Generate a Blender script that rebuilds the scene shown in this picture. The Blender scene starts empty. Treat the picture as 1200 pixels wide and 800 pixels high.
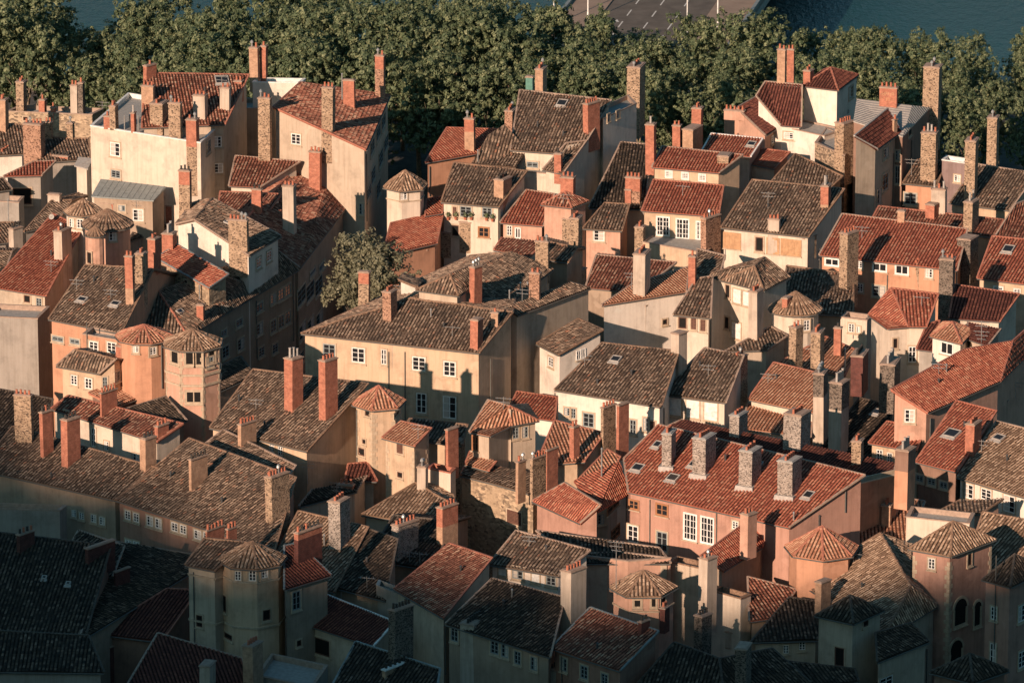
import bpy, math, random
from mathutils import Vector, Matrix
from mathutils.geometry import intersect_ray_tri
random.seed(7)
R = math.radians
scene = bpy.context.scene
COL = scene.collection
# ---------------------------------------------------------------- camera
CZ, PITCH, F = 171.0, R(16.5), 7150.0
CAM = Vector((0, 0, CZ))
FW = Vector((0, math.cos(PITCH), -math.sin(PITCH)))
UP = Vector((0, math.sin(PITCH), math.cos(PITCH)))
def ray(x, y):
    return (FW + Vector((1, 0, 0)) * ((x - 600) / F) + UP * ((400 - y) / F))
def at(x, y, z):
    d = ray(x, y)
    return CAM + d * ((z - CZ) / d.z)
def mpp(p):                     # metres per photo pixel at a point
    return (p - CAM).dot(FW) / F
cd = bpy.data.cameras.new('camera'); cam = bpy.data.objects.new('camera', cd); COL.objects.link(cam)
cam.location = CAM; cam.rotation_euler = (R(90) - PITCH, 0, 0)
cd.sensor_width = 36; cd.lens = 36 * F / 1200; cd.clip_start = 1; cd.clip_end = 6000
scene.camera = cam
# ---------------------------------------------------------------- light
SUN_AZ, SUN_EL = 62.0, 18.0      # direction the light travels (deg from +x), elevation
world = bpy.data.worlds.new('World'); scene.world = world; world.use_nodes = True
nt = world.node_tree; bg = nt.nodes['Background']
sky = nt.nodes.new('ShaderNodeTexSky'); sky.sky_type = 'NISHITA'; sky.sun_disc = False
sky.sun_elevation = R(SUN_EL)
# the sun stands opposite to the travel direction; NISHITA rotation 0 = +y, clockwise
sx, sy = -math.cos(R(SUN_AZ)), -math.sin(R(SUN_AZ))
sky.sun_rotation = math.atan2(sx, sy)
sky.air_density = 1.0; sky.dust_density = 1.0; sky.ozone_density = 2.0
tint = nt.nodes.new('ShaderNodeMix'); tint.data_type = 'RGBA'; tint.blend_type = 'MULTIPLY'; tint.inputs[0].default_value = 1; tint.inputs[7].default_value = (0.60, 0.98, 0.95, 1)
nt.links.new(sky.outputs[0], tint.inputs[6]); nt.links.new(tint.outputs[2], bg.inputs[0]); bg.inputs[1].default_value = 0.066
sl = bpy.data.lights.new('sun', 'SUN'); sun = bpy.data.objects.new('sun', sl); COL.objects.link(sun)
sl.energy = 5.0; sl.angle = R(0.5); sl.color = (1.0, 0.725, 0.545)
dvec = Vector((math.cos(R(SUN_AZ)) * math.cos(R(SUN_EL)), math.sin(R(SUN_AZ)) * math.cos(R(SUN_EL)), -math.sin(R(SUN_EL))))
sun.rotation_euler = dvec.to_track_quat('-Z', 'Y').to_euler(); sun.location = (-60, 300, 120)
scene.view_settings.view_transform = 'Standard'; scene.view_settings.look = 'None'
scene.view_settings.gamma = 1; scene.view_settings.exposure = 0.4
# ---------------------------------------------------------------- materials
MATS = {}
def newmat(name):
    m = bpy.data.materials.new(name); m.use_nodes = True
    t = m.node_tree; b = t.nodes['Principled BSDF']
    b.inputs['Roughness'].default_value = 0.85
    b.inputs['Specular IOR Level'].default_value = 0.25
    return m, t, b
def N(t, typ, **kw):
    n = t.nodes.new(typ)
    for k, v in kw.items(): setattr(n, k, v)
    return n
def ramp(t, fac, stops, interp='LINEAR'):
    r = N(t, 'ShaderNodeValToRGB'); r.color_ramp.interpolation = interp
    e = r.color_ramp.elements
    while len(e) < len(stops): e.new(0.5)
    for i, (p, c) in enumerate(stops):
        e[i].position = p; e[i].color = (*c, 1)
    t.links.new(fac, r.inputs[0]); return r.outputs[0]
def mixc(t, fac, a, b, mode='MIX'):
    m = N(t, 'ShaderNodeMix', data_type='RGBA', blend_type=mode)
    for sock, v in ((m.inputs[0], fac), (m.inputs[6], a), (m.inputs[7], b)):
        if hasattr(v, 'links') or hasattr(v, 'is_linked'): t.links.new(v, sock)
        else: sock.default_value = v if isinstance(v, float) else (*v, 1)
    return m.outputs[2]
def noise(t, scale, detail=4, rough=0.6, vec=None):
    n = N(t, 'ShaderNodeTexNoise'); n.inputs['Scale'].default_value = scale
    n.inputs['Detail'].default_value = detail; n.inputs['Roughness'].default_value = rough
    if vec is not None: t.links.new(vec, n.inputs['Vector'])
    return n.outputs['Fac']
def bump(t, b, h, strength, dist=0.05):
    n = N(t, 'ShaderNodeBump'); n.inputs['Strength'].default_value = strength
    n.inputs['Distance'].default_value = dist
    t.links.new(h, n.inputs['Height']); t.links.new(n.outputs[0], b.inputs['Normal'])
def pos(t):
    return N(t, 'ShaderNodeNewGeometry').outputs['Position']
def math_(t, op, a, b=None):
    n = N(t, 'ShaderNodeMath', operation=op)
    for i, v in enumerate((a, b)):
        if v is None: continue
        if isinstance(v, (int, float)): n.inputs[i].default_value = v
        else: t.links.new(v, n.inputs[i])
    return n.outputs[0]
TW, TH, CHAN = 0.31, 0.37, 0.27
def mat_tile(name, stops, patch, patch_amt=0.5):
    m, t, b = newmat('roof_tiles_' + name)
    uv = N(t, 'ShaderNodeUVMap').outputs[0]
    s = N(t, 'ShaderNodeSeparateXYZ'); t.links.new(uv, s.inputs[0])
    ud = math_(t, 'DIVIDE', s.outputs[0], TW); vd = math_(t, 'DIVIDE', s.outputs[1], TH)
    # two rows of tiles per period: hump (cover tile) in the middle, channel tile at the sides
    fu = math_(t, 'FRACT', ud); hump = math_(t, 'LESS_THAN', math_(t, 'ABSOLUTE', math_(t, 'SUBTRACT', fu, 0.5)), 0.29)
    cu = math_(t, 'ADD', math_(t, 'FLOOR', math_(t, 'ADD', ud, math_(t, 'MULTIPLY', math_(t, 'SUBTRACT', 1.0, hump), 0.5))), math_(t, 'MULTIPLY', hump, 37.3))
    cv = math_(t, 'FLOOR', vd)
    c = N(t, 'ShaderNodeCombineXYZ'); t.links.new(cu, c.inputs[0]); t.links.new(cv, c.inputs[1])
    wn = N(t, 'ShaderNodeTexWhiteNoise', noise_dimensions='2D'); t.links.new(c.outputs[0], wn.inputs['Vector'])
    col = ramp(t, wn.outputs['Value'], stops)
    p = pos(t)
    chan_tone = mixc(t, hump, tuple(x * CHAN for x in (1, .97, .93)), (1.2, 1.18, 1.15))  # channel tiles multiplied darker, cover tiles slightly lighter
    col = mixc(t, 1.0, col, chan_tone, 'MULTIPLY')
    pn = ramp(t, noise(t, 0.35, 5, 0.65, p), [(0.42, (0, 0, 0)), (0.68, (1, 1, 1))])
    col = mixc(t, math_(t, 'MULTIPLY', pn, patch_amt), col, patch)
    dn = ramp(t, noise(t, 7.0, 3, 0.6, p), [(0.35, (0.72, 0.7, 0.68)), (0.65, (1.1, 1.1, 1.1))])
    col = mixc(t, 1.0, col, dn, 'MULTIPLY')
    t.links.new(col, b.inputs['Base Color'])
    bump(t, b, noise(t, 14, 3, 0.6, p), 0.35, 0.03)
    b.inputs['Roughness'].default_value = 0.9
    MATS[name] = m
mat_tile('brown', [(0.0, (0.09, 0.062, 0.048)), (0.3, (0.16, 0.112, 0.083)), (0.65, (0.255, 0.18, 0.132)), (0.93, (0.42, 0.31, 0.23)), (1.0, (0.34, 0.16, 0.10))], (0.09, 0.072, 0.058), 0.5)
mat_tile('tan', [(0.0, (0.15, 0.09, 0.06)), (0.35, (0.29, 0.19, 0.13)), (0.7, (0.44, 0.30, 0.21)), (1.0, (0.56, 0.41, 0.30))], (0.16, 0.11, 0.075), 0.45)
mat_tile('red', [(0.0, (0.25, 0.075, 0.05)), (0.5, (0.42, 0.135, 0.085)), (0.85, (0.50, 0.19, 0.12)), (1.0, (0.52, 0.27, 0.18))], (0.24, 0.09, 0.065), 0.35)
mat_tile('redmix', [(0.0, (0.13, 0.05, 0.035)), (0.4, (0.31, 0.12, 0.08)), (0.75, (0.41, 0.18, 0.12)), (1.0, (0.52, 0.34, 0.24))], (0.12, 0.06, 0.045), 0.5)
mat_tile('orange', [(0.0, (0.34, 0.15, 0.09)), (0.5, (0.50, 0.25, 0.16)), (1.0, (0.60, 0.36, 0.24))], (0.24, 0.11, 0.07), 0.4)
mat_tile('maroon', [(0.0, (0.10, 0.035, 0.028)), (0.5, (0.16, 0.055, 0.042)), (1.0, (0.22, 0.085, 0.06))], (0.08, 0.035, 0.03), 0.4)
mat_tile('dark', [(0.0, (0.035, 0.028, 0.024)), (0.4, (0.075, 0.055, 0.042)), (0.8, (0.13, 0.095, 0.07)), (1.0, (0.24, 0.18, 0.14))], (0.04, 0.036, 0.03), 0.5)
def mat_wall(name, c, stain=0.35, stone=0.0):
    m, t, b = newmat('wall_' + name)
    p = pos(t)
    big = ramp(t, noise(t, 0.45, 6, 0.7, p), [(0.3, tuple(x * 0.72 for x in c)), (0.5, c), (0.75, tuple(min(1, x * 1.12) for x in c))])
    # vertical runs
    mp = N(t, 'ShaderNodeMapping'); mp.inputs['Scale'].default_value = (3.0, 3.0, 0.18); t.links.new(p, mp.inputs[0])
    st = ramp(t, noise(t, 1.0, 5, 0.7, mp.outputs[0]), [(0.45, (1, 1, 1)), (0.8, (0.55, 0.5, 0.45))])
    col = mixc(t, min(1.0, stain * 1.6), big, st, 'MULTIPLY')
    rp = ramp(t, noise(t, 0.22, 3, 0.75, p), [(0.60, (0, 0, 0)), (0.62, (1, 1, 1))])      # old repairs in a paler coat
    col = mixc(t, math_(t, 'MULTIPLY', rp, 0.35), col, tuple(min(.8, x * 1.18 + .03) for x in c))
    bl_ = ramp(t, noise(t, 1.1, 6, 0.8, p), [(0.66, (0, 0, 0)), (0.72, (1, 1, 1))])       # bare spots where render has fallen
    col = mixc(t, math_(t, 'MULTIPLY', bl_, 0.45), col, tuple(x * .55 for x in c))
    if stone > 0:
        v = N(t, 'ShaderNodeTexVoronoi'); v.inputs['Scale'].default_value = 3.2
        mp2 = N(t, 'ShaderNodeMapping'); mp2.inputs['Scale'].default_value = (1, 1, 1.7); t.links.new(p, mp2.inputs[0]); t.links.new(mp2.outputs[0], v.inputs['Vector'])
        sc = N(t, 'ShaderNodeSeparateColor'); t.links.new(v.outputs['Color'], sc.inputs[0])
        stc = ramp(t, sc.outputs[0], [(0.0, (0.12, 0.09, 0.07)), (0.35, tuple(x * .6 for x in c)), (0.7, c), (1.0, tuple(min(.8, x * 1.3) for x in c))])
        msk = ramp(t, noise(t, 0.6, 4, 0.7, p), [(0.38, (0, 0, 0)), (0.55, (1, 1, 1))])
        col = mixc(t, math_(t, 'MULTIPLY', msk, stone) if stone < 1 else 1.0, col, stc)
        bump(t, b, v.outputs['Distance'], 0.5, 0.05)
    else:
        bump(t, b, noise(t, 9, 4, 0.7, p), 0.3, 0.03)
    t.links.new(col, b.inputs['Base Color'])
    MATS[name] = m
mat_wall('beige', (0.48, 0.385, 0.295)); mat_wall('cream', (0.62, 0.52, 0.42)); mat_wall('white', (0.72, 0.63, 0.54), 0.25)
mat_wall('ochre', (0.56, 0.405, 0.28)); mat_wall('orange_w', (0.52, 0.275, 0.175)); mat_wall('pink', (0.54, 0.32, 0.235)); mat_wall('salmon', (0.44, 0.25, 0.19))
mat_wall('grey', (0.34, 0.30, 0.26)); mat_wall('brownw', (0.26, 0.16, 0.12)); mat_wall('rosebrown', (0.34, 0.19, 0.14)); mat_wall('stonew', (0.42, 0.31, 0.21), 0.4, 0.9)
mat_wall('rubble', (0.36, 0.26, 0.18), 0.3, 1.0); mat_wall('mauve', (0.25, 0.18, 0.17)); mat_wall('greybeige', (0.36, 0.27, 0.20))
def mat_plain(name, c, rough=0.7, metal=0.0, var=0.2, scale=3.0):
    m, t, b = newmat(name)
    p = pos(t)
    col = ramp(t, noise(t, scale, 4, 0.6, p), [(0.3, tuple(x * (1 - var) for x in c)), (0.7, tuple(min(1, x * (1 + var)) for x in c))])
    t.links.new(col, b.inputs['Base Color']); b.inputs['Roughness'].default_value = rough; b.inputs['Metallic'].default_value = metal
    MATS[name] = m
mat_plain('zinc', (0.26, 0.28, 0.27), 0.55, 0.2); mat_plain('gutter', (0.13, 0.13, 0.12), 0.6, 0.2); mat_plain('timber', (0.46, 0.27, 0.15), 0.8); mat_plain('zincwhite', (0.40, 0.365, 0.33), 0.7, 0.05)
mat_plain('mortar', (0.36, 0.26, 0.20)); mat_plain('ridge_brown', (0.24, 0.15, 0.10), var=0.4, scale=6); mat_plain('ridge_red', (0.38, 0.15, 0.10), var=0.3, scale=6)
mat_plain('ridge_dark', (0.10, 0.08, 0.065), var=0.4, scale=6)
mat_plain('white_paint', (0.72, 0.70, 0.66)); mat_plain('grey_paint', (0.25, 0.28, 0.28)); mat_plain('wood', (0.34, 0.16, 0.08)); mat_plain('brown_paint', (0.14, 0.07, 0.05))
mat_plain('stone_trim', (0.46, 0.36, 0.26)); mat_plain('terracotta', (0.42, 0.15, 0.09)); mat_plain('concrete', (0.36, 0.34, 0.31))
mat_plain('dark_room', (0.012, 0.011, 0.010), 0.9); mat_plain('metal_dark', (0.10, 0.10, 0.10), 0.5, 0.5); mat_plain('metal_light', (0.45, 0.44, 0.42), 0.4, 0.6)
mat_plain('copper_green', (0.10, 0.22, 0.18)); mat_plain('blackened', (0.05, 0.045, 0.04))
m, t, b = newmat('glass_pane'); b.inputs['Base Color'].default_value = (0.02, 0.022, 0.025, 1); b.inputs['Roughness'].default_value = 0.12; b.inputs['Specular IOR Level'].default_value = 0.5; MATS['glass'] = m
m, t, b = newmat('curtain'); b.inputs['Base Color'].default_value = (0.5, 0.44, 0.38, 1); MATS['curtain'] = m
def mat_brick(name, c1, c2, mortar, bw, bh, var=True, ms=0.012):
    m, t, b = newmat('chimney_' + name)
    uv = N(t, 'ShaderNodeUVMap').outputs[0]
    br = N(t, 'ShaderNodeTexBrick'); t.links.new(uv, br.inputs['Vector'])
    br.inputs['Scale'].default_value = 1.0; br.inputs['Brick Width'].default_value = bw; br.inputs['Row Height'].default_value = bh
    br.inputs['Mortar Size'].default_value = ms; br.inputs['Color1'].default_value = (*c1, 1); br.inputs['Color2'].default_value = (*c2, 1); br.inputs['Mortar'].default_value = (*mortar, 1)
    p = pos(t)
    dn = ramp(t, noise(t, 2.2, 5, 0.7, p), [(0.3, (0.6, 0.57, 0.55)), (0.7, (1.15, 1.12, 1.1))])
    t.links.new(mixc(t, 1.0, br.outputs[0], dn, 'MULTIPLY'), b.inputs['Base Color'])
    bump(t, b, br.outputs['Fac'], -0.4, 0.02)
    MATS[name] = m
mat_brick('rb', (0.50, 0.17, 0.10), (0.36, 0.10, 0.06), (0.44, 0.27, 0.20), 0.24, 0.085)
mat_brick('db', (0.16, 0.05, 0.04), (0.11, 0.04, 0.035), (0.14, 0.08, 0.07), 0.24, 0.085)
mat_brick('bb', (0.50, 0.30, 0.19), (0.40, 0.22, 0.14), (0.50, 0.38, 0.28), 0.24, 0.085)
def mat_rubble(name, light, dark, darkpos, scale=4.2):
    m, t, b = newmat('chimney_' + name)
    p = pos(t)
    mp2 = N(t, 'ShaderNodeMapping'); mp2.inputs['Scale'].default_value = (1, 1, 1.6); t.links.new(p, mp2.inputs[0])
    v = N(t, 'ShaderNodeTexVoronoi'); v.inputs['Scale'].default_value = scale; t.links.new(mp2.outputs[0], v.inputs['Vector'])
    sc = N(t, 'ShaderNodeSeparateColor'); t.links.new(v.outputs['Color'], sc.inputs[0])
    col = ramp(t, sc.outputs[1], [(0.0, dark), (darkpos, tuple(x * .55 for x in light)), (min(.95, darkpos + .15), light), (1.0, tuple(min(.9, x * 1.25) for x in light))])
    dn = ramp(t, noise(t, 1.4, 4, 0.7, p), [(0.3, (0.65, 0.62, 0.6)), (0.7, (1.1, 1.1, 1.1))])
    t.links.new(mixc(t, 1.0, col, dn, 'MULTIPLY'), b.inputs['Base Color'])
    bump(t, b, v.outputs['Distance'], 0.7, 0.05)
    MATS[name] = m
mat_rubble('st', (0.38, 0.27, 0.185), (0.09, 0.065, 0.05), 0.2, 7.0)
mat_rubble('bs', (0.38, 0.225, 0.155), (0.12, 0.06, 0.045), 0.2, 7.0)
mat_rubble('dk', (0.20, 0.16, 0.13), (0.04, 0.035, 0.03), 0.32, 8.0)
mat_rubble('gs', (0.38, 0.325, 0.28), (0.12, 0.10, 0.09), 0.28, 9.0)
def mat_leaf(name, stops, tr=0.25):
    m, t, b = newmat('leaves_' + name)
    oi = N(t, 'ShaderNodeUVMap').outputs[0]
    sx_ = N(t, 'ShaderNodeSeparateXYZ'); t.links.new(oi, sx_.inputs[0])
    col = ramp(t, sx_.outputs[0], stops)
    t.links.new(col, b.inputs['Base Color']); b.inputs['Roughness'].default_value = 0.55
    trn = N(t, 'ShaderNodeBsdfTranslucent'); t.links.new(col, trn.inputs[0])
    mx = N(t, 'ShaderNodeMixShader'); mx.inputs[0].default_value = tr
    t.links.new(b.outputs[0], mx.inputs[1]); t.links.new(trn.outputs[0], mx.inputs[2])
    t.links.new(mx.outputs[0], t.nodes['Material Output'].inputs[0])
    MATS[name] = m
mat_leaf('plane_leaf', [(0, (0.05, 0.08, 0.04)), (0.5, (0.125, 0.162, 0.085)), (1, (0.32, 0.335, 0.18))])
mat_leaf('silver_leaf', [(0, (0.13, 0.13, 0.08)), (0.5, (0.21, 0.205, 0.13)), (1, (0.30, 0.28, 0.19))])
mat_wall('plaster_c', (0.50, 0.41, 0.33), 0.5)
mat_plain('bark', (0.22, 0.17, 0.12), var=0.5, scale=5)
# ---------------------------------------------------------------- mesh builder
class MB:
    def __init__(s): s.v = []; s.f = []; s.uv = []; s.mi = []
    def quad(s, pts, uvs=None, mi=0):
        i = len(s.v); s.v += [tuple(p) for p in pts]; s.f.append(tuple(range(i, i + len(pts))))
        s.uv += uvs if uvs else [(0, 0)] * len(pts); s.mi.append(mi)
    def box(s, M, x0, x1, y0, y1, z0, z1, mi=0, top=None):
        """box in frame M (Matrix); top = (sx, sy) shrink"""
        a, c = top if top else (1, 1); cx, cy = (x0 + x1) / 2, (y0 + y1) / 2
        def P(x, y, z):
            if z == z1 and top: x = cx + (x - cx) * a; y = cy + (y - cy) * c
            return M @ Vector((x, y, z))
        w, d, h = x1 - x0, y1 - y0, z1 - z0
        s.quad([P(x0, y0, z0), P(x1, y0, z0), P(x1, y0, z1), P(x0, y0, z1)], [(0, z0), (w, z0), (w, z1), (0, z1)], mi)
        s.quad([P(x1, y0, z0), P(x1, y1, z0), P(x1, y1, z1), P(x1, y0, z1)], [(w, z0), (w + d, z0), (w + d, z1), (w, z1)], mi)
        s.quad([P(x1, y1, z0), P(x0, y1, z0), P(x0, y1, z1), P(x1, y1, z1)], [(0, z0), (w, z0), (w, z1), (0, z1)], mi)
        s.quad([P(x0, y1, z0), P(x0, y0, z0), P(x0, y0, z1), P(x0, y1, z1)], [(0, z0), (d, z0), (d, z1), (0, z1)], mi)
        s.quad([P(x0, y0, z1), P(x1, y0, z1), P(x1, y1, z1), P(x0, y1, z1)], [(0, 0), (w, 0), (w, d), (0, d)], mi)
        s.quad([P(x0, y1, z0), P(x1, y1, z0), P(x1, y0, z0), P(x0, y0, z0)], [(0, 0), (w, 0), (w, d), (0, d)], mi)
    def tube(s, a, b, r0, r1=None, n=6, mi=0, cap=True):
        a = Vector(a); b = Vector(b); r1 = r0 if r1 is None else r1
        d = (b - a)
        if d.length < 1e-6: return
        d.normalize(); u = d.orthogonal().normalized(); w = d.cross(u)
        A = [a + (u * math.cos(k * 2 * math.pi / n) + w * math.sin(k * 2 * math.pi / n)) * r0 for k in range(n)]
        B = [b + (u * math.cos(k * 2 * math.pi / n) + w * math.sin(k * 2 * math.pi / n)) * r1 for k in range(n)]
        for k in range(n):
            l = (k + 1) % n; s.quad([A[k], A[l], B[l], B[k]], [(k * .1, 0), (l * .1, 0), (l * .1, 1), (k * .1, 1)], mi)
        if cap: s.quad(B, None, mi); s.quad(A[::-1], None, mi)
    def bar(s, a, b, w, h, mi=0, lift=0.0):
        """rectangular bar from a to b, width w horizontally, h high"""
        a = Vector(a); b = Vector(b); d = (b - a)
        if d.length < 1e-4: return
        x = d.normalized(); y = Vector((-x.y, x.x, 0))
        y = y.normalized() if y.length > 1e-5 else Vector((1, 0, 0)); z = x.cross(y)
        if z.z < 0: z = -z
        M = Matrix((( x.x, y.x, z.x, a.x), (x.y, y.y, z.y, a.y), (x.z, y.z, z.z, a.z), (0, 0, 0, 1)))
        s.box(M, 0, d.length, -w / 2, w / 2, lift, lift + h, mi)
    def mesh(s, name, mats, origin=Vector((0, 0, 0)), smooth=False):
        me = bpy.data.meshes.new(name)
        o = origin
        me.from_pydata([(x - o.x, y - o.y, z - o.z) for x, y, z in s.v], [], s.f)
        uvl = me.uv_layers.new(name='UVMap')
        uvl.data.foreach_set('uv', [c for q in s.uv for c in q])
        for m in (mats if isinstance(mats, (list, tuple)) else [mats]): me.materials.append(MATS[m] if isinstance(m, str) else m)
        if any(s.mi): me.polygons.foreach_set('material_index', s.mi)
        if smooth: me.polygons.foreach_set('use_smooth', [True] * len(s.f))
        me.update(); return me
    def build(s, name, mats, parent=None, origin=None, smooth=False):
        """link as one mesh object; geometry in world coordinates; origin = its base"""
        if origin is None: origin = Vector(parent['_w']) if parent and '_w' in parent else Vector((0, 0, 0))
        me = s.mesh(name, mats, origin, smooth)
        ob = bpy.data.objects.new(name, me); COL.objects.link(ob)
        if parent:
            ob.parent = parent; ob.location = origin - Vector(parent['_w'])
        else: ob.location = origin
        ob['_w'] = tuple(origin); return ob
def tag(o, label=None, cat=None, group=None, kind=None):
    if label: o['label'] = label
    if cat: o['category'] = cat
    if group: o['group'] = group
    if kind: o['kind'] = kind
    return o
def empty(name, loc):
    o = bpy.data.objects.new(name, None); COL.objects.link(o); o.location = loc; o['_w'] = tuple(loc); o.empty_display_size = 0.5; return o
def link_copy(me, name, parent, M):
    """object with shared mesh, world matrix M, under a parent whose world origin is _w and which is unrotated"""
    ob = bpy.data.objects.new(name, me); COL.objects.link(ob)
    ob.parent = parent
    ob.matrix_basis = Matrix.Translation(-Vector(parent['_w'])) @ M
    ob['_w'] = tuple(M.translation); ob['_m'] = [c for r in M for c in r]
    return ob
# ---------------------------------------------------------------- roofs & walls
HITS = []     # (verts, kind, root, extra)
def newell(vs):
    n = Vector((0, 0, 0))
    for i in range(len(vs)):
        a = vs[i]; c = vs[(i + 1) % len(vs)]
        n += Vector(((a.y - c.y) * (a.z + c.z), (a.z - c.z) * (a.x + c.x), (a.x - c.x) * (a.y + c.y)))
    return n.normalized()
def wob(x, y): return 0.07 * math.sin(x * 1.1 + math.sin(y * .6)) * math.sin(y * .8 + 1.3)
def corrugate(mb, vs, edir, org, jit, seed):
    n = newell(vs)
    if n.z < 0: n = -n
    e = edir - n * edir.dot(n); e.normalize(); w = n.cross(e)
    if w.z < 0: w = -w; 
    P = [((p - org).dot(e), (p - org).dot(w)) for p in vs]
    off = (vs[0] - org).dot(n)
    u0 = min(p[0] for p in P); u1 = max(p[0] for p in P)
    if u1 - u0 < 0.1: return
    def rng(u):
        lo, hi = 1e9, -1e9
        for i in range(len(P)):
            (a, c), (d, f) = P[i], P[(i + 1) % len(P)]
            if abs(d - a) < 1e-7:
                if abs(u - a) < 1e-5: lo = min(lo, c, f); hi = max(hi, c, f)
                continue
            k = (u - a) / (d - a)
            if -1e-6 <= k <= 1 + 1e-6:
                v = c + (f - c) * k; lo = min(lo, v); hi = max(hi, v)
        return (lo, hi) if hi >= lo else (0, 0)
    rnd = random.Random(seed)
    prof = [-0.045, 0.035, 0.07, 0.035]       # channel -> hump
    step = TW / 4
    i0 = math.floor(u0 / step); i1 = math.ceil(u1 / step)
    us = [min(max(i * step, u0), u1) for i in range(i0, i1 + 1)]
    hs = [prof[i % 4] for i in range(i0, i1 + 1)]
    rs = [rng(u) for u in us]
    base = org + n * (off + 0.06)
    jc = {}
    for k in range(len(us) - 1):
        ua, ub = us[k], us[k + 1]
        if ub - ua < 1e-5: continue
        (la, ha), (lb, hb) = rs[k], rs[k + 1]
        lo, hi = min(la, lb), max(ha, hb)
        ci = math.floor((ua + ub) / 2 / TW)
        for r in range(math.floor(lo / TH), math.ceil(hi / TH)):
            v0, v1 = r * TH, (r + 1) * TH
            a0, a1 = min(max(v0, la), ha), min(max(v1, la), ha)
            b0, b1 = min(max(v0, lb), hb), min(max(v1, lb), hb)
            if a1 - a0 < 1e-4 and b1 - b0 < 1e-4: continue
            j = jc.get((ci, r))
            if j is None: j = jc[(ci, r)] = (rnd.uniform(-jit, jit), rnd.uniform(-jit, jit) * .6)
            def H(u, v, h):
                q_ = base + e * (u + j[1]) + w * v + n * (h + j[0] + 0.035 * (1 - (v - v0) / TH)); q_.z += wob(q_.x, q_.y) * (jit * 30); return q_
            if abs(a1 - a0) < 1e-4: pts = [(ua, a0, hs[k]), (ub, b0, hs[k + 1]), (ub, b1, hs[k + 1])]
            elif abs(b1 - b0) < 1e-4: pts = [(ua, a0, hs[k]), (ub, b0, hs[k + 1]), (ua, a1, hs[k])]
            else: pts = [(ua, a0, hs[k]), (ub, b0, hs[k + 1]), (ub, b1, hs[k + 1]), (ua, a1, hs[k])]
            q = [H(*p) for p in pts]; uvq = [(p[0], min(max(p[1], v0 + .004), v1 - .004)) for p in pts]
            if (q[1] - q[0]).cross(q[2] - q[0]).dot(n) < 0: q.reverse(); uvq.reverse()
            mb.quad(q, uvq)
def raw3(p, z):
    return at(p[0], p[1], p[2] if len(p) > 2 else z)
LAST = [None]
ROOFKIND = {'brown': 'ridge_brown', 'tan': 'ridge_brown', 'red': 'ridge_red', 'redmix': 'ridge_red', 'orange': 'ridge_red', 'maroon': 'ridge_red', 'dark': 'ridge_dark', 'zinc': 'zinc', 'zincwhite': 'zincwhite'}
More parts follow.
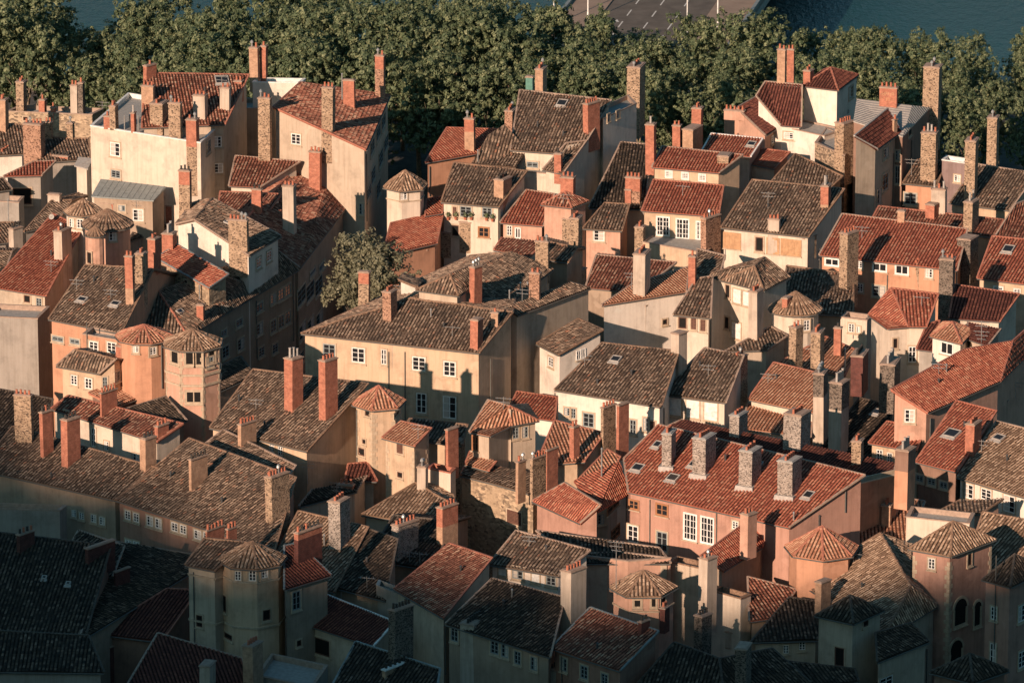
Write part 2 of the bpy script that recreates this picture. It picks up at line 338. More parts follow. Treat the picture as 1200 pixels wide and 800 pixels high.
def house(name, label, cat, wall, roof, z, kind, pts, pitch=17, back=1.0, rise=1.5, n=8, base=0.0, part=False, inset=0.22, rot=0.0, verge='mortar', jit=None, bk=None, zb=None, parapet=0.35, ridge=None):
    V = []; FC = []; idx = {}
    def vid(p):
        V.append(p); return len(V) - 1
    flat = False
    if kind in ('g', 's'):
        eL, eR, rR, rL = [p if not isinstance(p, tuple) else p for p in pts[:4]]
        a, b_ = raw3(eL, z), raw3(eR, z)
        e = (b_ - a).normalized(); up = Vector((-e.y, e.x, 0)).normalized()
        if len(pts) > 0:   # rise side: towards the ridge pixel
            g = at((rL[0] + rR[0]) / 2, (rL[1] + rR[1]) / 2, z + 1) - (a + b_) / 2
            if up.dot(g) < 0: up = -up
        w = (up + Vector((0, 0, math.tan(R(pitch))))).normalized()
        nn = e.cross(w)
        def onp(p):
            d = ray(p[0], p[1]); return CAM + d * ((a - CAM).dot(nn) / d.dot(nn))
        c, d = onp(rR), onp(rL)
        i = [vid(a), vid(b_), vid(c), vid(d)]
        FC.append(i)
        if kind == 'g':
            if bk:
                f_, g_ = raw3(bk[1], zb or z), raw3(bk[0], zb or z)
            else:
                f_ = c + (Vector((c.x - b_.x, c.y - b_.y, -(c.z - b_.z)))) * back
                g_ = d + (Vector((d.x - a.x, d.y - a.y, -(d.z - a.z)))) * back
            j = [vid(f_), vid(g_)]
            FC.append([j[0], j[1], i[3], i[2]])
    elif kind == 'r':
        for face in pts:
            f = []
            kn = [V[idx[p[:2]]] if p[:2] in idx else raw3(p, z) for p in face if len(p) < 3 or p[2] is not None or p[:2] in idx]
            for p in face:
                if p[:2] not in idx:
                    if len(p) > 2 and p[2] is None:     # on the plane of the face's first three fixed corners
                        pn_ = (kn[1] - kn[0]).cross(kn[2] - kn[0]); d_ = ray(p[0], p[1]); idx[p[:2]] = vid(CAM + d_ * ((kn[0] - CAM).dot(pn_) / d_.dot(pn_)))
                    else: idx[p[:2]] = vid(raw3(p, z))
                p = p[:2]
                f.append(idx[p])
            FC.append(f)
    elif kind in ('t', 'f', 'h'):
        l, f_, r_ = [raw3(p, z) for p in pts[:3]]
        b4 = raw3(pts[3], z) if len(pts) > 3 else l + r_ - f_
        q = [vid(l), vid(f_), vid(r_), vid(b4)]
        if kind == 't':
            ap = vid((l + f_ + r_ + b4) / 4 + Vector((0, 0, rise)))
            for k in range(4): FC.append([q[k], q[(k + 1) % 4], ap])
        elif kind == 'h':
            A, B_, C_, D_ = l, f_, r_, b4
            if (B_ - A).length < (C_ - B_).length: q = q[1:] + q[:1]; A, B_, C_, D_ = B_, C_, D_, A
            m1 = (A + D_) / 2; m2 = (B_ + C_) / 2; hw = (C_ - B_).length / 2
            dd = (m2 - m1).normalized(); up_ = Vector((0, 0, hw * math.tan(R(pitch))))
            hw = min(hw, (m2 - m1).length * .45)
            r1 = vid(m1 + dd * hw + up_); r2 = vid(m2 - dd * hw + up_)
            FC += [[q[0], q[1], r2, r1], [q[1], q[2], r2], [q[2], q[3], r1, r2], [q[3], q[0], r1]]
        else:
            flat = True; FC.append(q)
    elif kind == 'o':
        cx, cy, rp = pts
        c = at(cx, cy, z); rr = rp * mpp(c)
        q = [vid(c + Vector((math.cos(R(rot) + k * 2 * math.pi / n) * rr, math.sin(R(rot) + k * 2 * math.pi / n) * rr, 0))) for k in range(n)]
        ap = vid(c + Vector((0, 0, rise)))
        for k in range(n): FC.append([q[k], q[(k + 1) % n], ap])
    # orient faces up
    for f in FC:
        if newell([V[i] for i in f]).z < 0: f.reverse(); 
    # root
    cen = sum((v for v in V), Vector((0, 0, 0))) / len(V)
    if part: root = LAST[0]
    else:
        root = empty(name, Vector((cen.x, cen.y, 0))); tag(root, label, cat); LAST[0] = root
    seed = len(HITS) + 11
    # boundary edges
    ec = {}
    for f in FC:
        for k in range(len(f)):
            a, b_ = f[k], f[(k + 1) % len(f)]
            ec.setdefault((min(a, b_), max(a, b_)), []).append((a, b_))
    bnd = {v[0][0]: v[0][1] for v in ec.values() if len(v) == 1}
    inner = [v[0] for v in ec.values() if len(v) > 1]
    start = next(iter(bnd)); loop = [start]
    while True:
        nx = bnd.get(loop[-1])
        if nx is None or nx == start or len(loop) > 60: break
        loop.append(nx)
    # walls (loop is counter-clockwise seen from above)
    L = [V[i] for i in loop]; m = len(L); ins = []
    for k in range(m):
        p0, p1, p2 = L[k - 1], L[k], L[(k + 1) % m]
        d1 = Vector((p1.x - p0.x, p1.y - p0.y)); d2 = Vector((p2.x - p1.x, p2.y - p1.y))
        n1 = Vector((-d1.y, d1.x)).normalized() if d1.length > 1e-6 else Vector((0, 0)); n2 = Vector((-d2.y, d2.x)).normalized() if d2.length > 1e-6 else n1
        bis = n1 + n2
        if bis.length < 0.3: bis = n1
        else: bis = bis / max(0.35, (1 + n1.dot(n2)) )
        if bis.length > 2.2: bis = bis.normalized() * 2.2
        io = 0.0 if flat else inset
        ins.append(Vector((p1.x + bis.x * io, p1.y + bis.y * io, p1.z - (0 if flat else 0.13))))
    mb = MB(); ln = 0
    for k in range(m):
        a, b_ = ins[k], ins[(k + 1) % m]; d = (Vector((b_.x, b_.y)) - Vector((a.x, a.y))).length
        if d < 0.02: continue
        q = [Vector((a.x, a.y, base)), Vector((b_.x, b_.y, base)), b_.copy(), a.copy()]
        mb.quad(q, [(ln, base), (ln + d, base), (ln + d, b_.z), (ln, a.z)]); ln += d
        HITS.append((q, 'wall', root, None))
    pre = 'annex_' if part else ''
    mb.build(pre + 'wall', wall, root)
    rm = MB()
    if flat:
        dz = Vector((0, 0, -parapet))
        q = [V[i] + dz for i in FC[0]]
        rm.quad(q, [(0, 0), (5, 0), (5, 5), (0, 5)])
        mb2 = MB()     # inner parapet faces + coping
        cc = sum((v for v in L), Vector((0, 0, 0))) / m
        for k in range(m):
            a, b_ = L[k], L[(k + 1) % m]
            a2 = a + (cc - a).normalized() * 0.32; b2 = b_ + (cc - b_).normalized() * 0.32
            mb2.quad([b2, a2, a2 + dz, b2 + dz]); 
            o1 = a + (a - cc).normalized() * 0.06; o2 = b_ + (b_ - cc).normalized() * 0.06
            h = Vector((0, 0, 0.11)); h0 = Vector((0, 0, 0.003))
            mb2.quad([o1 + h, o2 + h, b2 + h, a2 + h]); mb2.quad([o1 + h0, o2 + h0, o2 + h, o1 + h]); mb2.quad([b2 + h0, a2 + h0, a2 + h, b2 + h])
        mb2.build(pre + 'coping', verge, root)
        rm.build(pre + 'roof', roof if roof not in ROOFKIND or roof in ('zinc', 'zincwhite') else 'concrete', root)
        HITS.append(([V[i] for i in FC[0]], 'roof', root, None))
        return root
    isz = roof.startswith('zinc')
    j = jit if jit is not None else {'brown': 0.028, 'dark': 0.028, 'tan': 0.024, 'redmix': 0.012}.get(roof, 0.006)
    for f in FC:
        vs = [V[i] for i in f]
        HITS.append((vs, 'roof', root, None))
        nrm = newell(vs)
        # eave edge = lowest edge
        eb = min(range(len(vs)), key=lambda k: vs[k].z + vs[(k + 1) % len(vs)].z)
        ed = vs[(eb + 1) % len(vs)] - vs[eb]
        dev = max(abs((p - vs[0]).dot(nrm)) for p in vs)
        tris = [vs] if dev < 0.06 else [[vs[eb], vs[(eb + k) % len(vs)], vs[(eb + k + 1) % len(vs)]] for k in range(1, len(vs) - 1)]
        for tv in tris:
            if isz:
                rm.quad([p + Vector((0, 0, .03)) for p in tv])
                tn = newell(tv); ee = ed.normalized(); ww = tn.cross(ee)
                us = [(p - vs[eb]).dot(ee) for p in tv]
                u = math.ceil(min(us) / .6) * .6
                while u < max(us):
                    vv = []
                    for q_ in range(len(tv)):
                        a, b_ = us[q_], us[(q_ + 1) % len(tv)]
                        if (a - u) * (b_ - u) < 0: vv.append(tv[q_].lerp(tv[(q_ + 1) % len(tv)], (u - a) / (b_ - a)))
                    if len(vv) == 2: rm.bar(vv[0], vv[1], 0.035, 0.035, 0, 0.03)
                    u += .6
            else:
                corrugate(rm, tv, ed, vs[eb].copy(), j, seed)
            dn = Vector((0, 0, -0.12)); up0 = Vector((0, 0, -0.005))
            rm.quad([p + up0 for p in tv], [(0.1, 0.1)] * len(tv)); rm.quad([p + dn for p in reversed(tv)], [(0.1, 0.1)] * len(tv))
    for a, b_ in ((loop[k], loop[(k + 1) % m]) for k in range(m)):
        rm.quad([V[a] + Vector((0, 0, -.12)), V[b_] + Vector((0, 0, -.12)), V[b_] + Vector((0, 0, 0.0)), V[a] + Vector((0, 0, 0.0))], [(0.1, 0.1)] * 4)
    ro = rm.build(pre + 'roof', roof, root)
    if isz: return root
    # ridges and hips
    kb = MB()
    for a, b_ in inner:
        A, B_ = V[a] + Vector((0, 0, .06)), V[b_] + Vector((0, 0, .06))
        if (A - B_).length < .2: continue
        d = (B_ - A); nseg = max(1, int(d.length / 0.42))
        for k in range(nseg):
            p0 = A + d * (k / nseg); p1 = A + d * ((k + 1.12) / nseg if k < nseg - 1 else 1)
            p0 = p0 + Vector((0, 0, wob(p0.x, p0.y) * j * 30)); p1 = p1 + Vector((0, 0, wob(p1.x, p1.y) * j * 30))
            kb.tube(p0, p1, 0.13 + .02 * ((k * 7) % 3 - 1), 0.105, 6)
    if kb.f: kb.build('ridge_tiles', ridge or ROOFKIND[roof], ro)
    # verges & gutters on boundary edges
    vmat = random.Random(seed).choice(['mortar', ROOFKIND[roof], ROOFKIND[roof]])
    for k in range(m):
        A, B_ = L[k], L[(k + 1) % m]
        dl = (B_ - A).length
        if dl < .3: continue
        sl_ = abs(A.z - B_.z) / dl
        zmin = min(v.z for v in L)
        if sl_ < 0.09 and (A.z + B_.z) / 2 < zmin + 0.6:
            o = Vector((B_.y - A.y, -(B_.x - A.x), 0)).normalized() * 0.07
            gb = MB(); gb.tube(A + o + Vector((0, 0, -.07)), B_ + o + Vector((0, 0, -.07)), 0.06, 0.06, 6); gb.build('gutter', 'gutter', ro)
        else:
            vb = MB(); vb.bar(A, B_, 0.17, 0.13, 0, -0.0)
            vb.build('verge', verge if verge != 'mortar' else vmat, ro)
    return root
def cast(px, py, kinds=('wall', 'roof'), roots=None, maxn=99):
    d = ray(px, py).normalized(); res = []
    for vs, kind, root, ex in HITS:
        if kind not in kinds or (roots and root not in roots): continue
        for k in range(1, len(vs) - 1):
            h = intersect_ray_tri(vs[0], vs[k], vs[k + 1], d, CAM, True)
            if h is not None:
                t_ = (h - CAM).dot(d)
                if t_ > 0:
                    n_ = newell(vs); res.append((t_, h, n_, kind, root)); break
    res.sort(key=lambda r: r[0])
    return res
# ---------------------------------------------------------------- fittings
POT = {}
def pot_mesh(kind):
    if kind in POT: return POT[kind]
    mb = MB()
    if kind == 'pot':
        mb.tube((0, 0, 0), (0, 0, .34), .13, .10, 8); mb.tube((0, 0, .34), (0, 0, .40), .125, .125, 8); me = mb.mesh('chimney_pot', 'terracotta')
    elif kind == 'tall':
        mb.tube((0, 0, 0), (0, 0, .75), .12, .11, 8); mb.tube((0, 0, .75), (0, 0, .82), .14, .14, 8); me = mb.mesh('chimney_pot', 'zincwhite')
    elif kind == 'blackpot':
        mb.tube((0, 0, 0), (0, 0, .34), .13, .10, 8); mb.tube((0, 0, .34), (0, 0, .40), .125, .125, 8); me = mb.mesh('chimney_pot', 'blackened')
    elif kind == 'cowl':
        mb.tube((0, 0, 0), (0, 0, .4), .1, .1, 8); mb.tube((0, 0, .42), (0, 0, .58), .2, .16, 8); mb.tube((0, 0, .58), (0, 0, .7), .16, .03, 8); me = mb.mesh('chimney_cowl', 'metal_light')
    POT[kind] = me; return me
def chimney(x0, xs, x1, yt, yb, mat='st', mat2=None, split=0.5, pots='pot', cap='mortar', z=None, np_=None, flash=False):
    rnd = random.Random(int(x0 * 31 + yt))
    hits = cast(xs - 0.5, yb)
    hits = [h for h in hits if (h[3] == 'roof' and abs(h[2].z) > .3) or (h[3] == 'wall' and h[2].dot(ray(xs, yb)) < 0)]
    if z is not None:
        P = at(xs, yb, z); root = min((h[4] for h in hits), key=lambda r: (Vector(r['_w']) - Vector((P.x, P.y, 0))).length) if hits else LAST[0]
        kind = 'roof'; n = Vector((0, 0, 1))
    elif hits:
        h = hits[0]; P = h[1]; root = h[4]; kind = h[3]; n = h[2]
        if kind == 'wall' and len(hits) > 0: P = P - n * 0.0
    else:
        P = at(xs, yb, 14); root = LAST[0]; kind = 'roof'
    s = mpp(P); wf = max(1.0, xs - x0); ws = max(1.0, x1 - xs)
    A = -15 if ws < wf * .6 else (-40 if ws > wf * 1.05 else -27)
    A = R(A)
    w = wf * s / math.cos(A); d = min(3.2, max(0.5, ws * s / math.sin(-A)))
    dt = ray(xs, yt); dist = P.y / dt.y; ztop = CZ + dt.z * dist
    X = Vector((math.cos(A), math.sin(A), 0)); Y = Vector((-math.sin(A), math.cos(A), 0))
    zb = P.z - (1.2 if kind == 'roof' else 0.6)
    if kind == 'wall': zb = P.z
    M = Matrix(((X.x, Y.x, 0, P.x), (X.y, Y.y, 0, P.y), (0, 0, 1, 0), (0, 0, 0, 1)))
    mb = MB(); H = ztop - 0.14; mats = [mat]
    if mat2:
        mats.append(mat2); zm = P.z + (H - P.z) * (1 - split)
        mb.box(M, -w, 0, 0, d, zb, zm, 0); mb.box(M, -w - .001, .001, -.001, d + .001, zm + .001, H, 1)
    else: mb.box(M, -w, 0, 0, d, zb, H, 0)
    ch = mb.build('chimney', mats, root, origin=Vector((P.x, P.y, zb)))
    ch.rotation_euler = (rnd.uniform(-.014, .014), rnd.uniform(-.014, .014), 0)
    cb = MB(); cb.box(M, -w - .07, .07, -.07, d + .07, H + .002, H + .1); cb.box(M, -w + .05, -.05, .05, d - .05, H + .102, H + .15)
    cb.build('chimney_cap', cap, ch)
    if flash:
        fb = MB(); fb.box(M, -w - .35, .35, -.5, d + .3, P.z - .9, P.z + .28, 0, top=(0.82, 0.8)); fb.build('flashing', 'zincwhite', ch)
    if pots:
        long_ = max(w, d); k = np_ or max(1, min(6, int(long_ / 0.36)))
        for i in range(k):
            f = (i + .5) / k
            x_, y_ = (-w + w * f, d / 2) if w >= d else (-w / 2, d * f)
            kd = pots if rnd.random() < .75 else rnd.choice([pots, pots, 'cowl' if pots == 'pot' else 'pot'])
            sc = rnd.uniform(.8, 1.15)
            link_copy(pot_mesh(kd), 'chimney_pot', ch, M @ Matrix.Translation((x_, y_, H + .14)) @ Matrix.Diagonal((min(1, .9), min(1, .9), sc, 1)))
    return ch
WCACHE = {}
STY = {'w': ('white_paint', 'stone_trim', 2, 3), 'f': ('white_paint', 'white_paint', 4, 4), 'g': ('grey_paint', 'stone_trim', 2, 3), 'o': ('wood', 'wood', 2, 2),
       'd': ('brown_paint', 'stone_trim', 1, 1), 's': ('white_paint', 'stone_trim', 2, 1), 'b': ('brown_paint', 'stone_trim', 2, 1), 'k': ('stone_trim', 'stone_trim', 1, 1), 'kk': ('stone_trim', 'stone_trim', 2, 1), 'a': ('stone_trim', 'stone_trim', 1, 1), 'p': ('white_paint', 'white_paint', 2, 1), 't': ('timber', 'timber', 3, 1)}
def win_meshes(w, h, st):
    key = (round(w, 1), round(h, 1), st)
    if key in WCACHE: return WCACHE[key]
    w, h = max(.3, key[0]), max(.3, key[1])
    fm, sm, nc, nr = STY[st]; I = Matrix.Identity(4)
    fr = MB(); x0, x1, z0, z1 = -w / 2, w / 2, -h / 2, h / 2
    t_ = min(.10, w * .12)
    # surround (proud of the wall, -y outward)
    s_ = .12 if st not in ('f', 'p', 'o') else .06
    for a in ((x0 - s_, x0, z0 - s_, z1 + (0 if st == 'a' else s_)), (x1, x1 + s_, z0 - s_, z1 + (0 if st == 'a' else s_)), (x0, x1, z0 - s_, z0)) + (() if st == 'a' else ((x0, x1, z1, z1 + s_),)):
        fr.box(I, a[0], a[1], -.07, .02, a[2], a[3], 1)
    # casement frame
    for a in ((x0, x0 + t_, z0, z1), (x1 - t_, x1, z0, z1), (x0 + t_, x1 - t_, z0, z0 + t_)) + (() if st in ('a', 'k') else ((x0 + t_, x1 - t_, z1 - t_, z1),)):
        fr.box(I, a[0], a[1], -.045, .0, a[2], a[3], 0)
    for c in range(1, nc):
        cx = x0 + w * c / nc; tt = .045 if (nc == 2 or c * 2 == nc) else .025
        fr.box(I, cx - tt, cx + tt, -.043, .0, z0 + t_, z1 - t_, 0)
    for r_ in range(1, nr):
        cz = z0 + h * r_ / nr
        fr.box(I, x0 + t_, x1 - t_, -.041, .0, cz - .022, cz + .022, 0)
    if st in ('s', 'b'):
        k = max(3, int(h / .14))
        for i in range(k):
            zz = z0 + t_ + (h - 2 * t_) * i / k
            fr.box(I, x0 + t_, x1 - t_, -.06, -.02, zz, zz + (h - 2 * t_) / k * .72, 0)
    pn = MB(); pn.box(I, x0 + .02, x1 - .02, -.015, .005, z0 + .02, z1 - .02)
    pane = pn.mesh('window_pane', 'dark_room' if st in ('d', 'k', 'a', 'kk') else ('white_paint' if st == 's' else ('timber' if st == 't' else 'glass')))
    sb = MB(); sb.box(I, x0 - .16, x1 + .16, -.16, .02, z0 - s_ - .09, z0 - s_ - .002)
    sill = sb.mesh('window_sill', 'stone_trim')
    arch = None
    if st == 'a':
        ab = MB(); r0 = w / 2
        for i in range(10):
            a0, a1 = math.pi * i / 10, math.pi * (i + 1) / 10
            P = lambda a, r, y: Vector((math.cos(a) * r, y, z1 + .0 + math.sin(a) * r))
            ab.quad([P(a0, r0, -.09), P(a0, r0 + .22, -.09), P(a1, r0 + .22, -.09), P(a1, r0, -.09)])
            ab.quad([P(a0, r0 + .22, -.09), P(a0, r0 + .22, .02), P(a1, r0 + .22, .02), P(a1, r0 + .22, -.09)])
            ab.quad([Vector((0, -.075, z1)), P(a0, r0, -.075), P(a1, r0, -.075)], None, 1)
        arch = ab.mesh('arch', ['stone_trim', 'dark_room'])
    WCACHE[key] = (fr.mesh('window', [fm, sm]), pane, sill, arch); return WCACHE[key]
WLOG = []
def window(px, py, w, h, st='w'):
    hs = [q for q in cast(px, py, ('wall',)) if q[2].dot(ray(px, py)) < -0.02]
    if not hs: WLOG.append((px, py)); return
    allh = cast(px, py); t0 = allh[0][0]
    q = hs[0]
    if q[0] > t0 + 12: WLOG.append((px, py, 'hidden')); return
    n = q[2].normalized(); P = q[1]; root = q[4]
    X = Vector((-n.y, n.x, 0)).normalized()
    def onw(x, y):
        d = ray(x, y); return CAM + d * ((P - CAM).dot(n) / d.dot(n))
    W_ = abs((onw(px + w / 2, py) - onw(px - w / 2, py)).dot(X)); H_ = abs(onw(px, py - h / 2).z - onw(px, py + h / 2).z)
    W_ = min(W_, 4.5)
    if W_ < .25: W_ = .4
    fr, pane, sill, arch = win_meshes(W_ * .93, H_ * .93, st)
    Y = -n; M = Matrix(((X.x, Y.x, 0, P.x), (X.y, Y.y, 0, P.y), (0, 0, 1, P.z), (0, 0, 0, 1)))
    if X.cross(Y).z < 0: M = Matrix(((-X.x, Y.x, 0, P.x), (-X.y, Y.y, 0, P.y), (0, 0, 1, P.z), (0, 0, 0, 1)))
    f = link_copy(fr, 'window', root, M)
    if st in ('w', 'g', 'f', 'p') and (int(px * 7 + py * 3) % 10) < 4:
        kw = W_ * .93; kh = H_ * .93; side = -1 if int(px) % 2 else 1
        cb = MB(); cb.box(Matrix.Identity(4), (-kw / 2 + .05) if side < 0 else kw * .06, (-kw * .06) if side < 0 else kw / 2 - .05, -.028, -.017, -kh / 2 + .06, kh / 2 - .06)
        cu = bpy.data.objects.new('curtain', cb.mesh('curtain', 'curtain')); COL.objects.link(cu); cu.parent = f
    for me, nm in ((pane, 'window_pane'), (sill, 'window_sill'), (arch, 'arch')):
        if me is None: continue
        c = bpy.data.objects.new(nm, me); COL.objects.link(c); c.parent = f
def skylight(px, py, w, h):
    hs = [q for q in cast(px, py, ('roof',))]
    if not hs: return
    q = hs[0]; n = q[2] if q[2].z > 0 else -q[2]; P = q[1]; root = q[4]
    s = mpp(P); W_ = w * s; X = Vector((-n.y, n.x, 0))
    X = X.normalized() if X.length > 1e-3 else Vector((1, 0, 0))
    if X.x < 0: X = -X
    Y = n.cross(X); H_ = h * s / max(.3, abs(ray(px, py).normalized().cross(Y).length))
    M = Matrix(((X.x, Y.x, n.x, P.x), (X.y, Y.y, n.y, P.y), (X.z, Y.z, n.z, P.z), (0, 0, 0, 1)))
    mb = MB(); t_ = .09; a, b_ = W_ / 2, H_ / 2
    for x0, x1, y0, y1 in ((-a, -a + t_, -b_, b_), (a - t_, a, -b_, b_), (-a + t_, a - t_, -b_, -b_ + t_), (-a + t_, a - t_, b_ - t_, b_)):
        mb.box(M, x0, x1, y0, y1, 0, .24)
    mb.box(M, -a - .08, a + .08, -b_ - .3, -b_ - .002, .08, .17)
    o = mb.build('skylight', 'zincwhite', root, origin=P)
    pb = MB(); pb.box(M, -a + t_, a - t_, -b_ + t_, b_ - t_, .14, .2); pb.build('skylight_pane', 'glass', o)
def antenna(px, py, hpx, arms=3):
    hs = cast(px, py)
    if not hs: return
    P = hs[0][1]; root = hs[0][4]; s = mpp(P); H = hpx * s
    mb = MB(); mb.tube(P - Vector((0, 0, .5)), P + Vector((0, 0, H)), .035, .03, 5)
    for k in range(arms):
        z = P.z + H - .15 - k * .35; L_ = .7 - .15 * k
        mb.tube((P.x - L_, P.y + .2, z), (P.x + L_, P.y - .2, z), .018, .018, 4)
        for j in range(4):
            x = P.x - L_ + 2 * L_ * (j + .5) / 4; mb.tube((x, P.y - .25, z), (x, P.y + .3, z), .014, .014, 4)
    mb.build('antenna', 'metal_light', root, origin=P)
def pipe(px, py, hpx, mat='metal_light', r=.07):
    hs = cast(px, py)
    if not hs: return
    P = hs[0][1]; root = hs[0][4]; H = hpx * mpp(P)
    mb = MB(); mb.tube(P - Vector((0, 0, .4)), P + Vector((0, 0, H)), r, r, 7); mb.tube(P + Vector((0, 0, H)), P + Vector((0, 0, H + .1)), r * 1.5, r * .6, 7)
    mb.build('flue_pipe', mat, root, origin=P)
def root_by(txt):
    return next(o for o in scene.collection.objects if o.get('label') and txt in o['label'])
def proj(p0):
    dd = p0 - CAM; return 600 + dd.x / dd.dot(FW) * F, 400 - dd.dot(UP) / dd.dot(FW) * F
def quoins(txt, zlo, mat='stone_trim', every=.38, ww=1.0):
    root = root_by(txt); ws = [h for h in HITS if h[1] == 'wall' and h[2] == root]
    for h in ws:
        a, b_, c, d = h[0]
        for (p0, p1, top) in ((a, b_, d.z), (b_, a, c.z)):
            n = (b_ - a).cross(Vector((0, 0, 1))).normalized()
            if n.dot(ray(600, 400)) > -.05: continue
            x = (p1 - p0).normalized(); mb = MB(); z = max(zlo, 0); k = 0
            M = Matrix(((x.x, n.x, 0, p0.x), (x.y, n.y, 0, p0.y), (0, 0, 1, 0), (0, 0, 0, 1)))
            while z < top - .45:
                w = (.42 if k % 2 else .24) * ww
                mb.box(M, -.004, w, 0.002, .03, z, z + every - .03); z += every; k += 1
            if mb.f: mb.build('quoin_stones', mat, root)
def string_course(txt, py, mat='stone_trim', hh=.2):
    root = root_by(txt); ws = [h for h in HITS if h[1] == 'wall' and h[2] == root]
    vis = [h for h in ws if (h[0][1] - h[0][0]).cross(Vector((0, 0, 1))).dot(ray(600, 400)) < 0]
    best = min(vis, key=lambda h: (h[0][0] + h[0][1]).y); x_, _ = proj((best[0][0] + best[0][1]) / 2 + Vector((0, 0, 10)))
    hs = [q for q in cast(x_, py, ('wall',), [root])]
    if not hs: return
    z = hs[0][1].z
    for h in ws:
        a, b_ = h[0][0], h[0][1]; n = (b_ - a).cross(Vector((0, 0, 1))).normalized()
        mb = MB(); mb.bar(Vector((a.x, a.y, z)) + n * .05, Vector((b_.x, b_.y, z)) + n * .05, .14, hh); mb.build('string_course', mat, root)
def downpipe(px, py0, py1, mat='gutter'):
    hs = [q for q in cast(px, (py0 + py1) / 2, ('wall',)) if q[2].dot(ray(px, py0)) < 0]
    if not hs: return
    P, n, root = hs[0][1], hs[0][2].normalized(), hs[0][4]
    def zz(py): d = ray(px, py); return CZ + d.z * ((P - CAM).dot(n) / d.dot(n))
    mb = MB(); q = P + n * .08; mb.tube((q.x, q.y, zz(py1)), (q.x, q.y, zz(py0)), .05, .05, 6); mb.build('downpipe', mat, root, origin=P)
def dish(px, py, r=.28):
    hs = cast(px, py)
    if not hs: return
    P, root = hs[0][1], hs[0][4]; mb = MB(); c = P + Vector((-.25, -.45, .45)); n = Vector((-.2, -.85, .45)).normalized()
    mb.tube(P, c, .03, .03, 5); mb.tube(c, c + n * .05, r * .5, r * .9, 12); mb.tube(c + n * .051, c + n * .09, r * .9, r, 12, cap=False); mb.tube(c, c + n * .45 + Vector((0, 0, -.15)), .015, .015, 4)
    mb.build('satellite_dish', 'concrete', root, origin=P)
def potted_plant(px, py, lab, pm='terracotta', seed=1):
    hs = [q for q in cast(px, py, ('wall',)) if q[2].dot(ray(px, py)) < 0]
    if not hs: return
    P, n = hs[0][1], hs[0][2].normalized(); c = P + n * .22; rnd = random.Random(seed)
    root = empty('potted_plant', c); tag(root, lab, 'plant', 'potted plants on the loggia sill')
    mb = MB(); mb.tube(c, c + Vector((0, 0, .28)), .12, .17, 9); mb.build('pot', pm, root)
    mb = MB()
    for i in range(90):
        d = Vector((rnd.gauss(0, 1), rnd.gauss(0, 1), rnd.gauss(0, 1))).normalized(); q = c + Vector((0, 0, .55)) + d * rnd.uniform(.05, .34)
        u = d.orthogonal().normalized() * .07; v = d.cross(u); t_ = rnd.random(); mb.quad([q - u, q - v, q + u, q + v], [(t_, 0)] * 4)
    mb.build('foliage', 'plane_leaf', root)
# ---------------------------------------------------------------- the houses (pixel of the photograph + height above the street -> metres)
H = house
TH_, TT, SH = 'town_house', 'stair_tower', 'outbuilding'
# upper left
H(TH_, 'low flat-topped ochre house before the quay trees at far left', 'house', 'stonew', 'concrete', 11, 'f', [(9, 131), (108, 135), (122, 128)])
H(TH_, 'small brown-tiled house at the left edge behind the brick party wall', 'house', 'white', 'brown', 10, 'g', [(-14, 183), (28, 181), (30, 147), (-6, 146)])
H(TH_, 'narrow brown-tiled house left of the big blank beige wall', 'house', 'grey', 'brown', 11, 'g', [(43, 191), (106, 187), (104, 163), (55, 162)])
H(TH_, 'grey plastered house with short red roof and dark garage opening', 'house', 'grey', 'red', 11.5, 's', [(4, 207), (49, 206), (66, 189), (40, 190)], pitch=14)
H(SH, 'tiny pale roof shed with zinc cap beside the blank beige wall', 'shed', 'cream', 'zincwhite', 13, 's', [(87, 194), (103, 198), (109, 186), (92, 184)], pitch=10)
H(TH_, 'big beige house with blank front wall and white coping at upper left', 'house', 'cream', 'concrete', 20, 'f', [(106, 148), (235, 168), (277, 129)], verge='white_paint')
H(TH_, 'tall house with wide striped red roof at upper left behind the chimneys', 'house', 'beige', 'redmix', 20.6, 's', [(166, 150), (264, 146), (292, 88), (170, 86)], pitch=20)
H(TH_, 'grey-beige house wall with roof terrace between the two red roofs at top', 'house', 'greybeige', 'concrete', 19.5, 'f', [(277, 128), (322, 128), (330, 116)])
H(SH, 'low white terrace wall house before the quay trees', 'terrace wall', 'white', 'zincwhite', 22, 'f', [(296, 97), (352, 98), (358, 93)], verge='white_paint')
H(TH_, 'tall red-roofed house with long shaded right wall beside the dark tree gap', 'house', 'beige', 'redmix', 20, 'r', [[(429, 176, 19.5), (457, 112, 19.5), (352, 97, 22.5), (320, 126, 22.5)]], verge='mortar')
H(TH_, 'small house with dark red tiled slope under the tall stone chimney', 'house', 'cream', 'redmix', 16, 's', [(268, 218), (305, 220), (352, 190), (276, 183)])
H(TH_, 'large reddish-brown roofed house whose slope drops to the street tree', 'house', 'greybeige', 'redmix', 15, 'r', [[(351, 314, 13.1), (431, 210, 13.1), (391, 190, 15.6), (355, 190, 16.2), (283, 262, 16.2)], [(283, 262, 16.2), (355, 190, 16.2), (325, 192, 14.5), (250, 250, 14.5)]])
H(TH_, 'low house with orange-red tiled slope behind the white gable house', 'house', 'cream', 'redmix', 15.4, 's', [(255, 246), (312, 253), (330, 228), (258, 225)])
